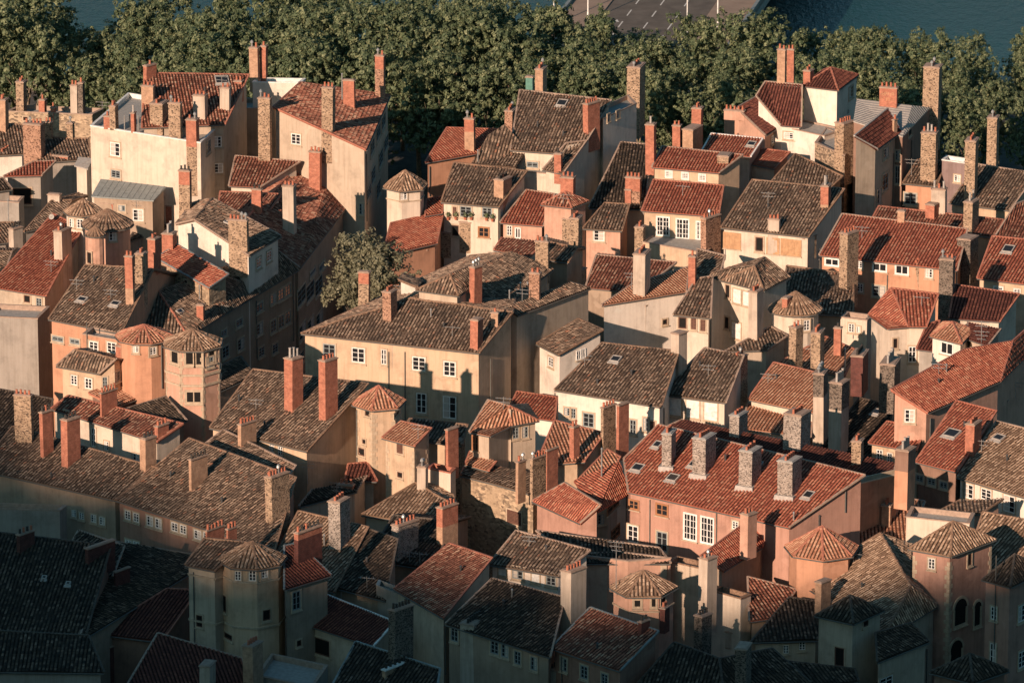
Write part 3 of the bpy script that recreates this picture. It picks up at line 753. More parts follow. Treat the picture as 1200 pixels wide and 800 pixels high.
# left column
H(TH_, 'dark-roofed grey house corner at the left edge below the red roof', 'house', 'grey', 'dark', 11, 's', [(-15, 226), (14, 222), (4, 209), (-15, 208)])
H(SH, 'flat grey lean-to with garage at the left edge', 'lean-to', 'grey', 'concrete', 10.2, 'f', [(-10, 236), (22, 238), (28, 231)])
H(TH_, 'small brown-tiled house at left edge above the big red roof', 'house', 'grey', 'brown', 12, 'g', [(-12, 287), (9, 284), (16, 262), (-10, 262)])
H(TH_, 'little tan-roofed house at the left edge beside the red roof verge', 'house', 'beige', 'brown', 12, 'g', [(-16, 320), (8, 313), (14, 295), (-12, 296)])
H(TH_, 'brown-tiled house behind the big red roof and the cupola', 'house', 'grey', 'brown', 12.3, 'g', [(28, 272), (66, 263), (84, 236), (60, 236)])
H(TH_, 'house with big plain red roof at the left edge', 'house', 'beige', 'red', 13.5, 'r', [[(-12, 336, 13.5), (54, 347, 13.5), (97, 268, 16.5), (62, 251, 16.9)]], verge='mortar', jit=.012)
H(SH, 'house wing with grey zinc lean-to roof under the blank beige wall', 'house wing', 'greybeige', 'zinc', 14.8, 's', [(107, 230), (180, 235), (195, 219), (118, 210)], pitch=12)
H(TH_, 'low dark-roofed house in the shade right of the round turret', 'house', 'grey', 'dark', 11, 's', [(150, 284), (205, 262), (212, 240), (165, 256)])
H(TT, 'round pinkish stair turret with brown conical roof left of the tall twin chimneys', 'turret', 'pink', 'brown', 18.4, 'o', (126, 263, 30), rise=1.5, n=16, inset=.28)
H('cupola', 'small white octagonal lantern with fluted brown roof behind the round turret', 'cupola', 'white', 'tan', 18.0, 'o', (98, 248, 23), rise=1.2, n=8)
H(TT, 'slim round pinkish turret attached left of the wider round turret', 'turret', 'pink', 'brown', 18.8, 'o', (112, 275, 11), rise=.7, n=12, inset=.1)
H(TH_, 'brown-roofed house with two skylights and orange facade below the round turret', 'house', 'orange_w', 'brown', 15, 'g', [(57, 374), (142, 391), (180, 316), (100, 311)], pitch=20)
H(TH_, 'white gabled house with brown roof and tall stone chimney in the left middle', 'house', 'white', 'brown', 17, 'r', [[(292, 300, 17.2), (329, 277, 17.2), (249, 233, 19.2), (228, 258, 19.2)], [(228, 258, 19.2), (249, 233, 19.2), (226, 238, 18.3), (206, 263, 18.3)]])
H(SH, 'little stone attic house with smooth red sheet roof below the white gable', 'attic house', 'stonew', 'red', 16, 'r', [[(183, 303, 17), (245, 338, 15.8), (268, 322, 16.4), (207, 287, 17.6)]], verge='zinc', jit=0.0)
H(TH_, 'brown-roofed house with long shaded street facade and red hip ridge', 'house', 'greybeige', 'brown', 14, 'r', [[(220, 394, 13), (350, 316, 13), (322, 292, 15.3), (186, 342, 15.6)], [(150, 393, 13), (220, 394, 13), (186, 342, 15.6), (166, 350, 15)]], ridge='ridge_red')
H(SH, 'low dark roof in the shade right of the octagonal tower', 'outbuilding', 'greybeige', 'dark', 10.5, 's', [(250, 462), (298, 440), (282, 418), (246, 436)], pitch=14)
H(SH, 'low zinc and glass parapet block between the red-brown roof and the dark maroon roof', 'parapet', 'grey', 'zinc', 10.6, 'f', [(441, 686), (518, 716), (521, 710)], verge='zinc')
H(TH_, 'plain grey blank house block at the left edge', 'house', 'grey', 'concrete', 13.4, 'f', [(-20, 371), (44, 374), (58, 360)])
H(TT, 'octagonal pink tower with open loggia windows and fluted roof', 'tower', 'pink', 'tan', 18, 'o', (226, 402, 36), rise=1.25, n=8, rot=22.5, inset=.14)
H(TT, 'salmon round-fronted turret with orange fluted roof beside the octagonal tower', 'turret', 'orange_w', 'orange', 17.2, 'o', (169, 394, 34), rise=1.0, n=10, inset=.2)
H(TH_, 'salmon house front with white casements left of the octagonal tower', 'house', 'orange_w', 'brown', 15, 'f', [(97, 392), (168, 404), (178, 396)])
H(SH, 'small yellow attic house with brown gable roof in the left middle', 'attic house', 'ochre', 'brown', 14.5, 'r', [[(66, 429, 14.5), (117, 438, 14.5), (136, 421, 15.8), (88, 410, 15.8)], [(88, 410, 15.8), (136, 421, 15.8), (152, 422, 15), (104, 409, 15)]], inset=.25)
H(SH, 'low orange-tiled lean-to at the foot of the salmon turret', 'lean-to', 'brownw', 'orange', 12, 's', [(136, 477), (177, 461), (152, 443), (104, 461)])
H(SH, 'small dark roof with light patches at the foot of the octagonal tower', 'lean-to', 'greybeige', 'dark', 12.5, 's', [(160, 510), (219, 493), (194, 465), (140, 482)])
H(SH, 'long low attic house with cream wall above the left foreground roof', 'attic house', 'cream', 'redmix', 13, 'r', [[(60, 479, 13.6), (184, 518, 12.8), (215, 497, 13.6), (80, 464, 14.3)]])
# left foreground
H(TH_, 'shaded end of the long brown-roofed house at the left edge', 'house', 'greybeige', 'brown', 11, 's', [(-25, 550), (135, 586), (186, 549), (15, 500)], pitch=19)
H(SH, 'dark low roofs in the shade below the blank block at the left edge', 'outbuilding', 'brownw', 'dark', 9.8, 's', [(-25, 520), (50, 530), (62, 468), (-25, 452)], pitch=14)
H(TH_, 'long brown-roofed house with brick-pink facade in the left foreground', 'house', 'rosebrown', 'brown', 11, 's', [(136, 586), (322, 645), (347, 560), (222, 514)], pitch=19)
H(TH_, 'brown-roofed house with two tall brick chimneys and broad ochre end wall', 'house', 'ochre', 'brown', 13, 's', [(246, 501), (360, 529), (432, 450), (297, 433)], pitch=20)
H(TH_, 'low brown roof with grey mortar verge before the ochre end wall', 'house', 'greybeige', 'brown', 12.4, 's', [(236, 524), (330, 570), (347, 546), (262, 504)])
H(TT, 'polygonal beige tower with fluted brown roof in the lower left', 'tower', 'ochre', 'tan', 14, 'o', (296, 655, 40), rise=1.5, n=8, rot=10, inset=.16)
H(TH_, 'beige annex with brown roof on the left flank of the polygonal tower', 'house', 'beige', 'brown', 13.6, 's', [(217, 662), (252, 669), (292, 636), (240, 631)], part=True)
H(TH_, 'narrow house with dark red roof and one shuttered window right of the polygonal tower', 'house', 'greybeige', 'maroon', 12.5, 's', [(333, 691), (388, 674), (349, 637), (333, 640)], pitch=24, verge='zinc')
H(SH, 'low house with dark maroon roof and open dark garage in the lower left', 'house', 'beige', 'maroon', 8.5, 's', [(351, 729), (438, 757), (463, 729), (382, 697)], pitch=20, verge='white_paint')
H(TH_, 'small roof of striped tan tiles behind the dark brick chimney', 'house', 'beige', 'tan', 9.5, 's', [(310, 676), (392, 694), (432, 618), (350, 599)], pitch=18)
H(TH_, 'dark hipped roof house between two stone chimneys', 'house', 'greybeige', 'dark', 9.6, 's', [(384, 686), (452, 704), (466, 632), (426, 618)], pitch=18)
H(TH_, 'low dark roof tucked behind the wide stone chimney', 'house', 'greybeige', 'dark', 8.5, 'g', [(430, 655), (508, 668), (530, 612), (462, 604)], pitch=15)
H(TH_, 'striped tan roof below the ochre walls in the middle', 'house', 'beige', 'tan', 9, 'g', [(424, 603), (520, 618), (530, 592), (487, 566)], pitch=16, back=.6)
H(SH, 'small tattered dark roof with television antenna before the ochre end wall', 'outbuilding', 'beige', 'dark', 10, 's', [(350, 594), (418, 576), (430, 558), (366, 574)])
H(SH, 'tiny maroon roof beneath the ochre hexagonal turret', 'lean-to', 'beige', 'maroon', 10, 's', [(404, 562), (442, 564), (430, 542), (408, 544)])
# centre ochre group
H(TH_, 'long ochre house with brown hipped roof in the centre', 'house', 'ochre', 'brown', 14, 'r', [[(353, 391, 14), (562, 414, 14), (601, 367, 16.3), (482, 350, 16.5)], [(353, 391, 14), (482, 350, 16.5), (600, 296, 16.6), (552, 300, 15.4)], [(482, 350, 16.5), (601, 367, 16.3), (604, 350, 14.6), (648, 316, 14.6), (600, 296, 16.6)]])
H(TH_, 'raised attic with little hip roof', 'house', 'beige', 'brown', 17.6, 'r', [[(487, 340, 17.3), (537, 347, 17.3), (527, 322, 18.7)], [(537, 347, 17.3), (560, 333, 17.3), (552, 312, 18.7), (527, 322, 18.7)]], part=True, base=12)
H(TH_, 'dormer', 'house', 'white', 'brown', 17, 's', [(467, 328), (489, 337), (495, 330), (474, 321)], part=True, base=12)
H(TH_, 'tall beige block with blank angled walls right of the long ochre house', 'house', 'beige', 'brown', 15.6, 'r', [[(606, 370, 15.5), (692, 338, 15.5), (668, 331, 16.1), (592, 361, 16.1)]], verge='ridge_dark', inset=.1)
H(SH, 'cream attic with rounded gable among the central chimneys', 'attic house', 'cream', 'redmix', 15.3, 's', [(579, 293), (622, 300), (640, 284), (588, 279)], pitch=12)
H(TH_, 'brown-roofed low range behind the central chimneys', 'house', 'greybeige', 'brown', 14.5, 'g', [(622, 302), (666, 308), (676, 292), (630, 280)], pitch=14)
#H(SH, 'dark little court roof behind the long ochre house', 'lean-to', 'greybeige', 'dark', 13, 's', [(575, 345), (628, 352), (632, 322), (585, 316)])
H(TT, 'ochre turret with orange hexagonal roof left of the centre', 'turret', 'ochre', 'orange', 15.8, 'o', (444, 472, 32), rise=1.5, n=6, rot=15, inset=.3)
H(TH_, 'ochre house block with small brown-orange roof right of the hexagonal turret', 'house', 'ochre', 'orange', 14.0, 's', [(448, 513), (486, 523), (506, 502), (470, 494)], part=True)
H(SH, 'low mottled brown roof between the long ochre house and the small orange-brown roof', 'lean-to', 'ochre', 'brown', 10.6, 's', [(468, 514), (542, 522), (548, 498), (480, 491)], pitch=14)
H(SH, 'low cream garden wall block beside the tall stone chimney', 'wall', 'cream', 'dark', 11.4, 'f', [(500, 549), (528, 555), (534, 549)], verge='ridge_red')
H(TT, 'small stone turret with orange hip roof in the centre', 'turret', 'beige', 'orange', 13.4, 'r', [[(574, 511, 13.2), (598, 499, 13.2), (597, 476, 14.8), (572, 469, 14.8), (550, 506, 13.2)], [(598, 499, 13.2), (631, 493, 13.2), (597, 476, 14.8)], [(631, 493, 13.2), (618, 474, 13.2), (597, 476, 14.8)]], inset=.25)
H(SH, 'tiny bright orange roof at the foot of the small stone turret', 'lean-to', 'beige', 'orange', 10.5, 's', [(545, 544), (573, 552), (582, 541), (551, 529)])
H(TH_, 'low house with curved rubble stone wall in the middle foreground', 'house', 'stonew', 'brown', 10.2, 'r', [[(540, 557, 10), (580, 567, 10), (625, 580, 10), (640, 560, 10.4), (548, 538, 10.4)]], inset=.05, verge='terracotta')
H(TH_, 'house with orange-tan roof half in shade behind two red chimneys', 'house', 'ochre', 'orange', 12.3, 's', [(628, 545), (685, 541), (709, 508), (650, 493)], pitch=18)
H(SH, 'small orange lean-to roof left of the wide red roof', 'lean-to', 'beige', 'orange', 11.8, 's', [(680, 560), (716, 556), (727, 536), (712, 527)])
H(TH_, 'pink house with small red double-sloped roof in the middle foreground', 'house', 'salmon', 'red', 12.5, 'r', [[(624, 587, 12.4), (680, 613, 12.4), (704, 592, 13.9), (662, 566, 13.9)], [(700, 600, 12.6), (737, 578, 12.6), (725, 541, 15), (672, 563, 14.4)]], jit=.012)
H(TH_, 'wide pink house with large red roof and stone chimneys on the lower right', 'house', 'salmon', 'red', 13.6, 'r', [[(736, 576, 13.6), (925, 618, 13.6), (1014, 557, 16.6), (772, 498, None), (731, 538, None)]], verge='mortar', jit=.012)
H(TH_, 'orange plastered end house behind the wide red roof', 'house', 'orange_w', 'maroon', 14.5, 'f', [(1000, 569), (1050, 557), (1062, 548)], verge='stone_trim')
H(TH_, 'shaded maroon roof running behind the wide red roof', 'house', 'orange_w', 'maroon', 12.6, 's', [(775, 503), (1046, 562), (1050, 543), (800, 492)], pitch=14)
# right of centre, middle band
H(TH_, 'white house with broad brown roof and one skylight right of the centre', 'house', 'white', 'brown', 14, 's', [(650, 457), (775, 477), (796, 412), (706, 402)], pitch=19)
H(TH_, 'brown-roofed house with three white shuttered windows', 'house', 'cream', 'brown', 13.6, 's', [(774, 462), (851, 472), (872, 417), (826, 408)], pitch=19)
H(TH_, 'small white house with brown roof left of the broad brown roof', 'house', 'white', 'brown', 12.6, 's', [(629, 403), (655, 416), (707, 387), (678, 374)], pitch=14)
H(SH, 'little bright orange-red roof between the ochre and white houses', 'lean-to', 'white', 'red', 8.6, 's', [(594, 485), (650, 493), (653, 466), (606, 459)], pitch=14)
H(TH_, 'white gable-walled house with orange roof behind the grey chimney shaft', 'house', 'white', 'orange', 14, 's', [(705, 358), (804, 342), (808, 313), (742, 333)], pitch=12)
H(TH_, 'red-roofed house in the shade of chimneys left of the white gable wall', 'house', 'greybeige', 'redmix', 12.6, 's', [(686, 337), (748, 343), (793, 308), (699, 299)], pitch=16)
H(TH_, 'cream house with brown slope and row of brown windows', 'house', 'cream', 'brown', 14, 's', [(789, 369), (833, 373), (835, 324), (816, 327)], pitch=20)
H(TH_, 'tall cream corner house with brown hipped roof and rounded front', 'house', 'cream', 'brown', 16, 'r', [[(847, 329, 15.8), (895, 341, 15.8), (884, 312, 17.6)], [(895, 341, 15.8), (926, 325, 15.8), (896, 302, 17.6), (884, 312, 17.6)], [(829, 322, 15.8), (847, 329, 15.8), (884, 312, 17.6), (896, 302, 17.6)]])
H(TH_, 'small dark-shaded roof left of the tall cream corner house', 'house', 'beige', 'brown', 12.8, 's', [(815, 320), (842, 326), (850, 300), (817, 292)])
H(TH_, 'half-ruined rubble roof below the ochre shuttered house', 'house', 'greybeige', 'brown', 11.3, 's', [(915, 366), (1000, 370), (1000, 322), (922, 312)], pitch=14, jit=.06)
H(TT, 'round cream turret with fluted tan roof on the right', 'turret', 'cream', 'tan', 14.3, 'o', (932, 362, 31), rise=1.6, n=18, inset=.3)
H(SH, 'small brown lean-to roof below the tall cream corner house', 'lean-to', 'beige', 'brown', 12, 's', [(850, 412), (900, 410), (923, 394), (903, 383)], pitch=12)
H(TH_, 'orange striped roof behind the mottled chimneys', 'house', 'beige', 'orange', 11, 's', [(910, 427), (990, 441), (1004, 411), (968, 395)], pitch=16)
H(SH, 'low cream wall house between the round turret and the red hipped house', 'house', 'cream', 'brown', 12.6, 'f', [(985, 372), (1016, 376), (1024, 370)])
H(TH_, 'orange-tiled house with two-tier roof right of the three shuttered windows', 'house', 'cream', 'orange', 12.6, 's', [(877, 468), (955, 484), (957, 437), (907, 425)], pitch=18)
H(TH_, 'lower tier of the roof', 'house', 'cream', 'orange', 11, 's', [(868, 502), (950, 512), (953, 488), (876, 474)], pitch=14, part=True)
H(TH_, 'dark mossy roof in the shaded gap right of the black stone chimneys', 'house', 'greybeige', 'dark', 8, 's', [(955, 535), (1035, 552), (1046, 478), (1008, 466)], pitch=14)
H(TH_, 'red-hipped house with round cream front on the right', 'house', 'cream', 'red', 15, 'r', [[(1018, 369, 14.8), (1040, 385, 14.8), (1064, 383, 14.8), (1044, 338, 16.8)], [(1064, 383, 14.8), (1086, 383, 14.8), (1100, 345, 16.8), (1044, 338, 16.8)]], jit=.01)
H(TH_, 'grey corner', 'house', 'grey', 'maroon', 13.6, 's', [(1074, 409), (1097, 412), (1101, 376), (1086, 381)], part=True)
H(TH_, 'dark red roofed house beside the tall blackened chimney on the right', 'house', 'cream', 'maroon', 13.6, 's', [(1112, 373), (1172, 377), (1195, 345), (1119, 334)], pitch=18, verge='mortar')
H(TH_, 'white attic house with small brown hip roof on the right red roof', 'house', 'white', 'orange', 15.5, 't', [(1090, 394), (1127, 403), (1142, 387)], rise=1.0, inset=.2)
H(TH_, 'beige side block', 'house', 'beige', 'maroon', 15.4, 's', [(1134, 397), (1158, 405), (1173, 386), (1134, 378)], pitch=12, part=True)
H(TH_, 'pink house with long tilted red roof on the right', 'house', 'pink', 'red', 14, 'r', [[(1087, 484, 13.6), (1172, 447, 13.6), (1187, 400, None), (1130, 410, 16), (1044, 457, None)], [(1172, 447), (1215, 405, 13.6), (1215, 375, None), (1187, 400)]], jit=.01)
H(SH, 'small red lean-to roof below the pink house with the white casement', 'lean-to', 'ochre', 'red', 10.5, 's', [(1018, 519), (1074, 529), (1084, 503), (1040, 494)], pitch=16)
H(TH_, 'red-roofed house with skylight and dark timber front on the right', 'house', 'brownw', 'red', 12, 's', [(1073, 541), (1122, 553), (1168, 482), (1121, 470)], pitch=19)
H(TH_, 'mottled brown-red roofed white house at the right edge', 'house', 'white', 'tan', 11.6, 's', [(1122, 559), (1218, 588), (1240, 512), (1168, 494)], pitch=19)
# upper middle
H(TT, 'small hexagonal cream turret with fluted brown roof left of the street tree', 'turret', 'cream', 'tan', 15, 'o', (475, 218, 27), rise=1.5, n=6, rot=20, inset=.3)
H(TH_, 'orange house with plain red roof at the dark tree gap', 'house', 'orange_w', 'red', 15.2, 's', [(498, 191), (560, 180), (584, 152), (524, 150)], pitch=18)
H(SH, 'low red roof between the cream turret and the chimneys', 'lean-to', 'orange_w', 'red', 11.0, 's', [(448, 300), (512, 285), (520, 248), (458, 262)], pitch=12)
H(SH, 'small red roof scrap beside the cream turret', 'lean-to', 'cream', 'red', 12.3, 's', [(498, 253), (518, 250), (520, 230), (500, 234)], pitch=12)
H(TH_, 'grand brown-roofed house with skylight before the quay trees', 'house', 'cream', 'brown', 17, 'r', [[(598, 176, 16.6), (678, 182, 16.6), (717, 118, 20.2), (609, 106, 20.2)], [(552, 192, 15.4), (604, 197, 15.4), (618, 177, 16.4), (591, 146, 18.6), (572, 158, 17.8)]])
H(TH_, 'tall blank white-grey end wall house behind the red brick chimney', 'house', 'white', 'zinc', 19, 'f', [(697, 130), (707, 140), (746, 122)])
H(TH_, 'cream low house with dark window under the grand brown roof', 'house', 'cream', 'brown', 14, 'r', [[(636, 199, 15.6), (660, 204, 15.6), (688, 165, 17.8), (664, 168, 17.8)]])
H(TH_, 'cream link', 'house', 'cream', 'brown', 15.0, 'f', [(596, 200), (640, 204), (650, 196)], part=True)
H(TH_, 'brown-roofed house with plant-filled loggia in the upper middle', 'house', 'cream', 'brown', 13.4, 's', [(517, 237), (585, 243), (618, 201), (532, 191)], pitch=20)
H(TH_, 'small house with bright red roof left of the pink belvedere', 'house', 'pink', 'red', 12, 's', [(586, 261), (637, 265), (650, 228), (617, 223)], pitch=18)
H('belvedere', 'pink square belvedere with little pyramid roof', 'belvedere', 'pink', 'redmix', 14.2, 't', [(634, 240), (670, 244), (690, 236)], rise=1.1)
H(TH_, 'small pink house with brown roof and one open window', 'house', 'pink', 'brown', 11.8, 's', [(683, 268), (729, 271), (738, 240), (709, 238)], pitch=18)
H(TH_, 'shaded dark-tiled roof below the tall white end wall', 'house', 'grey', 'dark', 12.4, 's', [(690, 244), (757, 246), (762, 170), (728, 167)], pitch=19)
H(TH_, 'yellow-ochre upper house with red roof and three white casements', 'house', 'ochre', 'red', 16, 's', [(764, 196), (843, 203), (871, 182), (776, 172)], pitch=17, verge='mortar')
H(TH_, 'yellow house with red roof, tall french windows and roof terrace', 'house', 'ochre', 'red', 13.4, 's', [(752, 247), (842, 254), (848, 218), (766, 211)], pitch=18)
H(SH, 'grey paved roof terrace below the french windows', 'terrace', 'ochre', 'concrete', 10.9, 'f', [(752, 284), (826, 297), (844, 284)], parapet=.04)
H(TH_, 'small red roof with skylight below the quay trees at upper right', 'house', 'pink', 'red', 14.6, 's', [(822, 178), (880, 184), (894, 163), (834, 157)], pitch=16, verge='white_paint')
H(TH_, 'narrow red roof strip left of the stone house', 'house', 'pink', 'red', 13.6, 's', [(868, 190), (908, 198), (926, 179), (888, 174)], pitch=14)
H(TH_, 'large brown-roofed house with orange timber shutters in the upper right', 'house', 'cream', 'brown', 13.6, 's', [(845, 267), (948, 278), (990, 222), (882, 211)], pitch=20)
H(TH_, 'brown roof with patched dark tiles behind the timber-shuttered house', 'house', 'greybeige', 'brown', 13, 's', [(900, 218), (972, 222), (988, 207), (932, 181)], pitch=17)
H('villa', 'white villa with square tower and brown pyramid roof at upper right', 'villa', 'white', 'maroon', 19, 't', [(940, 101), (982, 106), (1006, 88)], rise=1.3, inset=.15)
H('villa', 'left wing', 'villa', 'white', 'maroon', 16, 'r', [[(915, 147, 15.8), (939, 149, 15.8), (940, 100, 19.2), (897, 96, 19.2), (886, 113, 18.2)]], part=True)
H('villa', 'lower front', 'villa', 'white', 'concrete', 15.4, 'f', [(915, 149), (966, 160), (990, 152)], part=True, parapet=.05)
H(TH_, 'pale pink house with curved gable and brown roof left of the white villa', 'house', 'pink', 'maroon', 15.2, 's', [(897, 159), (913, 149), (888, 113), (863, 127)], pitch=20)
H(TH_, 'pink chimney gable', 'house', 'pink', 'concrete', 14.4, 'f', [(849, 134), (873, 137), (879, 131)], part=True, parapet=.05)
H(TH_, 'beige narrow-fronted house with striped brown roof right of the white villa', 'house', 'beige', 'maroon', 16.8, 'r', [[(1028, 175, 17.6), (1056, 155, 17.6), (1040, 128, 19.4), (1001, 160, 19.4)]], verge='zincwhite')
H(TH_, 'tall brown-walled house with pale zinc roof before the quay trees', 'house', 'brownw', 'zincwhite', 18, 'r', [[(1058, 160, 17.5), (1090, 126, 17.5), (1069, 124, 18.6), (1004, 116, 18.9), (1000, 142, 18.6)]], inset=.05)
H(SH, 'rough stone-walled block below the white villa', 'house', 'rubble', 'concrete', 15.3, 'f', [(955, 168), (990, 183), (1003, 165)])
H(TH_, 'orange house with brown roof behind the tall twin stone chimneys at upper right', 'house', 'orange_w', 'brown', 12.8, 's', [(1058, 215), (1098, 219), (1108, 190), (1076, 187)], pitch=18)
H(SH, 'maroon rooftop hut with white coping at upper right', 'rooftop hut', 'mauve', 'concrete', 15, 'f', [(1104, 188), (1131, 192), (1136, 187)], verge='white_paint')
H(TH_, 'brown-roofed ochre house at the right edge before the trees', 'house', 'ochre', 'brown', 13, 's', [(1112, 238), (1184, 247), (1215, 204), (1146, 193)], pitch=19)
H(TH_, 'narrow shaded red roof behind the long red roof on the right', 'house', 'orange_w', 'redmix', 12.4, 's', [(1018, 264), (1165, 278), (1176, 258), (1030, 242)], pitch=14)
H(TH_, 'steep red roof corner at the right edge above the skylight roof', 'house', 'orange_w', 'redmix', 12.8, 'r', [[(1160, 287, 12), (1216, 292, 12), (1216, 230, 14.5), (1190, 240, 14.5)]])
H(TH_, 'long orange house with bright red roof in the right middle', 'house', 'orange_w', 'red', 14, 's', [(960, 299), (1122, 317), (1134, 269), (987, 251)], pitch=19)
H(TH_, 'red-roofed house with one skylight at the right edge', 'house', 'ochre', 'red', 13.6, 's', [(1145, 326), (1218, 335), (1230, 284), (1163, 277)], pitch=19)
# lower right
H(TH_, 'orange striped roof house behind the orange hexagonal turret', 'house', 'orange_w', 'orange', 9.6, 's', [(996, 640), (1062, 640), (1084, 588), (1030, 578)], pitch=16)
H(TH_, 'low cream house with flat top below the white house at right', 'house', 'cream', 'concrete', 12.7, 'f', [(1062, 606), (1136, 614), (1142, 602)])
H(SH, 'low brown tiled wall roof below the white house at the right edge', 'outbuilding', 'pink', 'brown', 12, 's', [(1095, 602), (1150, 602), (1176, 585), (1126, 586)], pitch=12)
H(TT, 'orange turret with bright orange fluted roof in the lower right', 'turret', 'orange_w', 'orange', 12.8, 'o', (963, 643, 44), rise=1.9, n=7, rot=12, inset=.35)
H(TH_, 'broad brown pyramid-roofed house between the two lower right towers', 'house', 'beige', 'tan', 10.5, 'r', [[(937, 682, 10), (1035, 748, 10), (1067, 687, None), (1032, 625, 13.4)], [(1035, 748, 10), (1097, 711, 10.2), (1067, 687)], [(1067, 687), (1097, 711), (1100, 650, 11), (1032, 625)]])
H('tower', 'tall salmon square tower with arched stone openings at lower right', 'tower', 'salmon', 'tan', 14.6, 't', [(1065, 643), (1114, 652), (1167, 632)], rise=1.9)
H('tower', 'salmon square tower cut by the right edge', 'tower', 'salmon', 'dark', 13.6, 't', [(1151, 679), (1184, 688), (1226, 668)], rise=1.7)
H(TH_, 'brown roof behind the two salmon towers at the right edge', 'house', 'pink', 'tan', 11, 'r', [[(1130, 668, 10.5), (1216, 690, 10.5), (1216, 612, 13.5), (1152, 600, 13.5)]])
H('tower', 'shaded beige tower with dark hip roof and tall door at lower right', 'tower', 'beige', 'dark', 12.3, 't', [(955, 721), (1000, 731), (1036, 715)], rise=1.4)
H(TH_, 'beige house with dark roof right of the shaded tower', 'house', 'beige', 'dark', 10, 's', [(1028, 776), (1088, 752), (1068, 730), (1026, 742)], pitch=19)
H(SH, 'little dark pyramid roof at the bottom edge before the tall salmon tower', 'pavilion', 'brownw', 'dark', 10, 't', [(1090, 788), (1140, 800), (1182, 786)], rise=1.5)
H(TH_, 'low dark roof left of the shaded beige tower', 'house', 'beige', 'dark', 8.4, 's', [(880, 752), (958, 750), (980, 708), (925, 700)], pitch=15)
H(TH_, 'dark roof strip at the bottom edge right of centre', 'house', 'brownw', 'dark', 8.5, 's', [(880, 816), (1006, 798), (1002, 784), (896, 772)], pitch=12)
H(TH_, 'brown-roofed house with white panelled top storey in the lower middle', 'house', 'white', 'brown', 12, 's', [(573, 661), (655, 675), (692, 645), (605, 622)], pitch=19)
H(TH_, 'long dark roof below the wide pink house', 'house', 'beige', 'dark', 11, 's', [(680, 660), (786, 660), (772, 642), (628, 622)], pitch=10)
H(TH_, 'pinkish-beige blank wall house behind the small belvedere', 'house', 'pink', 'dark', 11.3, 'f', [(672, 650), (736, 658), (786, 654)])
H(TH_, 'red-brown roofed house behind the wide stone chimney in the lower middle', 'house', 'beige', 'redmix', 11, 's', [(462, 690), (520, 724), (577, 654), (527, 637)], pitch=18)
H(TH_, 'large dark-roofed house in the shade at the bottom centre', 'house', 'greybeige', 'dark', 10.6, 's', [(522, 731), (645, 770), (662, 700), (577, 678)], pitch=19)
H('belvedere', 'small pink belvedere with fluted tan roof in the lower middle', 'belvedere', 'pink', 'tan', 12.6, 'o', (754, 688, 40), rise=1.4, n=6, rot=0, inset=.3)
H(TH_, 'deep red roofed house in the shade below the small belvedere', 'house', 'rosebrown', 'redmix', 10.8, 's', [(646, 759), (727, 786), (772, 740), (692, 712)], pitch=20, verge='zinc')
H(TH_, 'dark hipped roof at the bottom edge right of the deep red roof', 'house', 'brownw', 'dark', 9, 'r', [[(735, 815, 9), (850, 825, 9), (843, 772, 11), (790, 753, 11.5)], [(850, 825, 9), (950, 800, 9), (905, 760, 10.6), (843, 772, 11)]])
H(SH, 'shaded beige wall block right of the small belvedere', 'house', 'beige', 'dark', 10.6, 'f', [(783, 658), (828, 668), (838, 662)], verge='ridge_brown')
H(SH, 'lit beige garden wall block left of the striped orange-brown roof', 'house', 'cream', 'dark', 10.2, 'f', [(832, 692), (868, 702), (880, 697)], verge='ridge_brown')
H(TH_, 'small red roof with white vent below the wide pink house', 'house', 'greybeige', 'red', 11.6, 'r', [[(848, 669, 11.6), (893, 641, 11.6), (906, 613, None), (868, 617, 13.2), (821, 652, None)]], verge='ridge_red', jit=.01)
H(TH_, 'striped orange-brown roof below the orange turret', 'house', 'greybeige', 'redmix', 8.8, 's', [(878, 728), (908, 724), (934, 691), (876, 676)], pitch=16)
# bottom left shade
H(SH, 'pale flat-topped block in the shade at the left edge', 'house', 'grey', 'concrete', 10.4, 'f', [(-20, 596), (70, 599), (78, 593)])
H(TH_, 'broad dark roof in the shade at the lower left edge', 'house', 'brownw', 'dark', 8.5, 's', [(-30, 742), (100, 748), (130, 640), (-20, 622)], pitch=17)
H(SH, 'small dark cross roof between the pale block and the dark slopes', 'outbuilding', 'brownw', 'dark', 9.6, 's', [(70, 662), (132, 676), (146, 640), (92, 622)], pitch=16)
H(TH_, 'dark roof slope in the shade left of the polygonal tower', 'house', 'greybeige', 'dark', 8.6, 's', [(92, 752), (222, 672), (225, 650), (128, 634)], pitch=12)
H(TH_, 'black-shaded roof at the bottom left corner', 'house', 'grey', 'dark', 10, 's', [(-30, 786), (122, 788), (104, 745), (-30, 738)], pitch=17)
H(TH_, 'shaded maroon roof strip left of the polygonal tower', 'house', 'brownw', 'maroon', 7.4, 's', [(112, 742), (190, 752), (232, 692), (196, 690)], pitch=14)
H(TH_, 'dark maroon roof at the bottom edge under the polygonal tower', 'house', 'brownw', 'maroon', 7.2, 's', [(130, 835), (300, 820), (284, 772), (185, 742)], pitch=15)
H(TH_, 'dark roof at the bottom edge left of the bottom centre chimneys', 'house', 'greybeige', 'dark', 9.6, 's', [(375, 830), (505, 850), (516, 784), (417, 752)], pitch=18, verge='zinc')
H(SH, 'low grey terrace with curved wall under the polygonal tower', 'terrace', 'grey', 'concrete', 7.6, 'f', [(300, 792), (366, 806), (384, 780)])
C = chimney; W = window
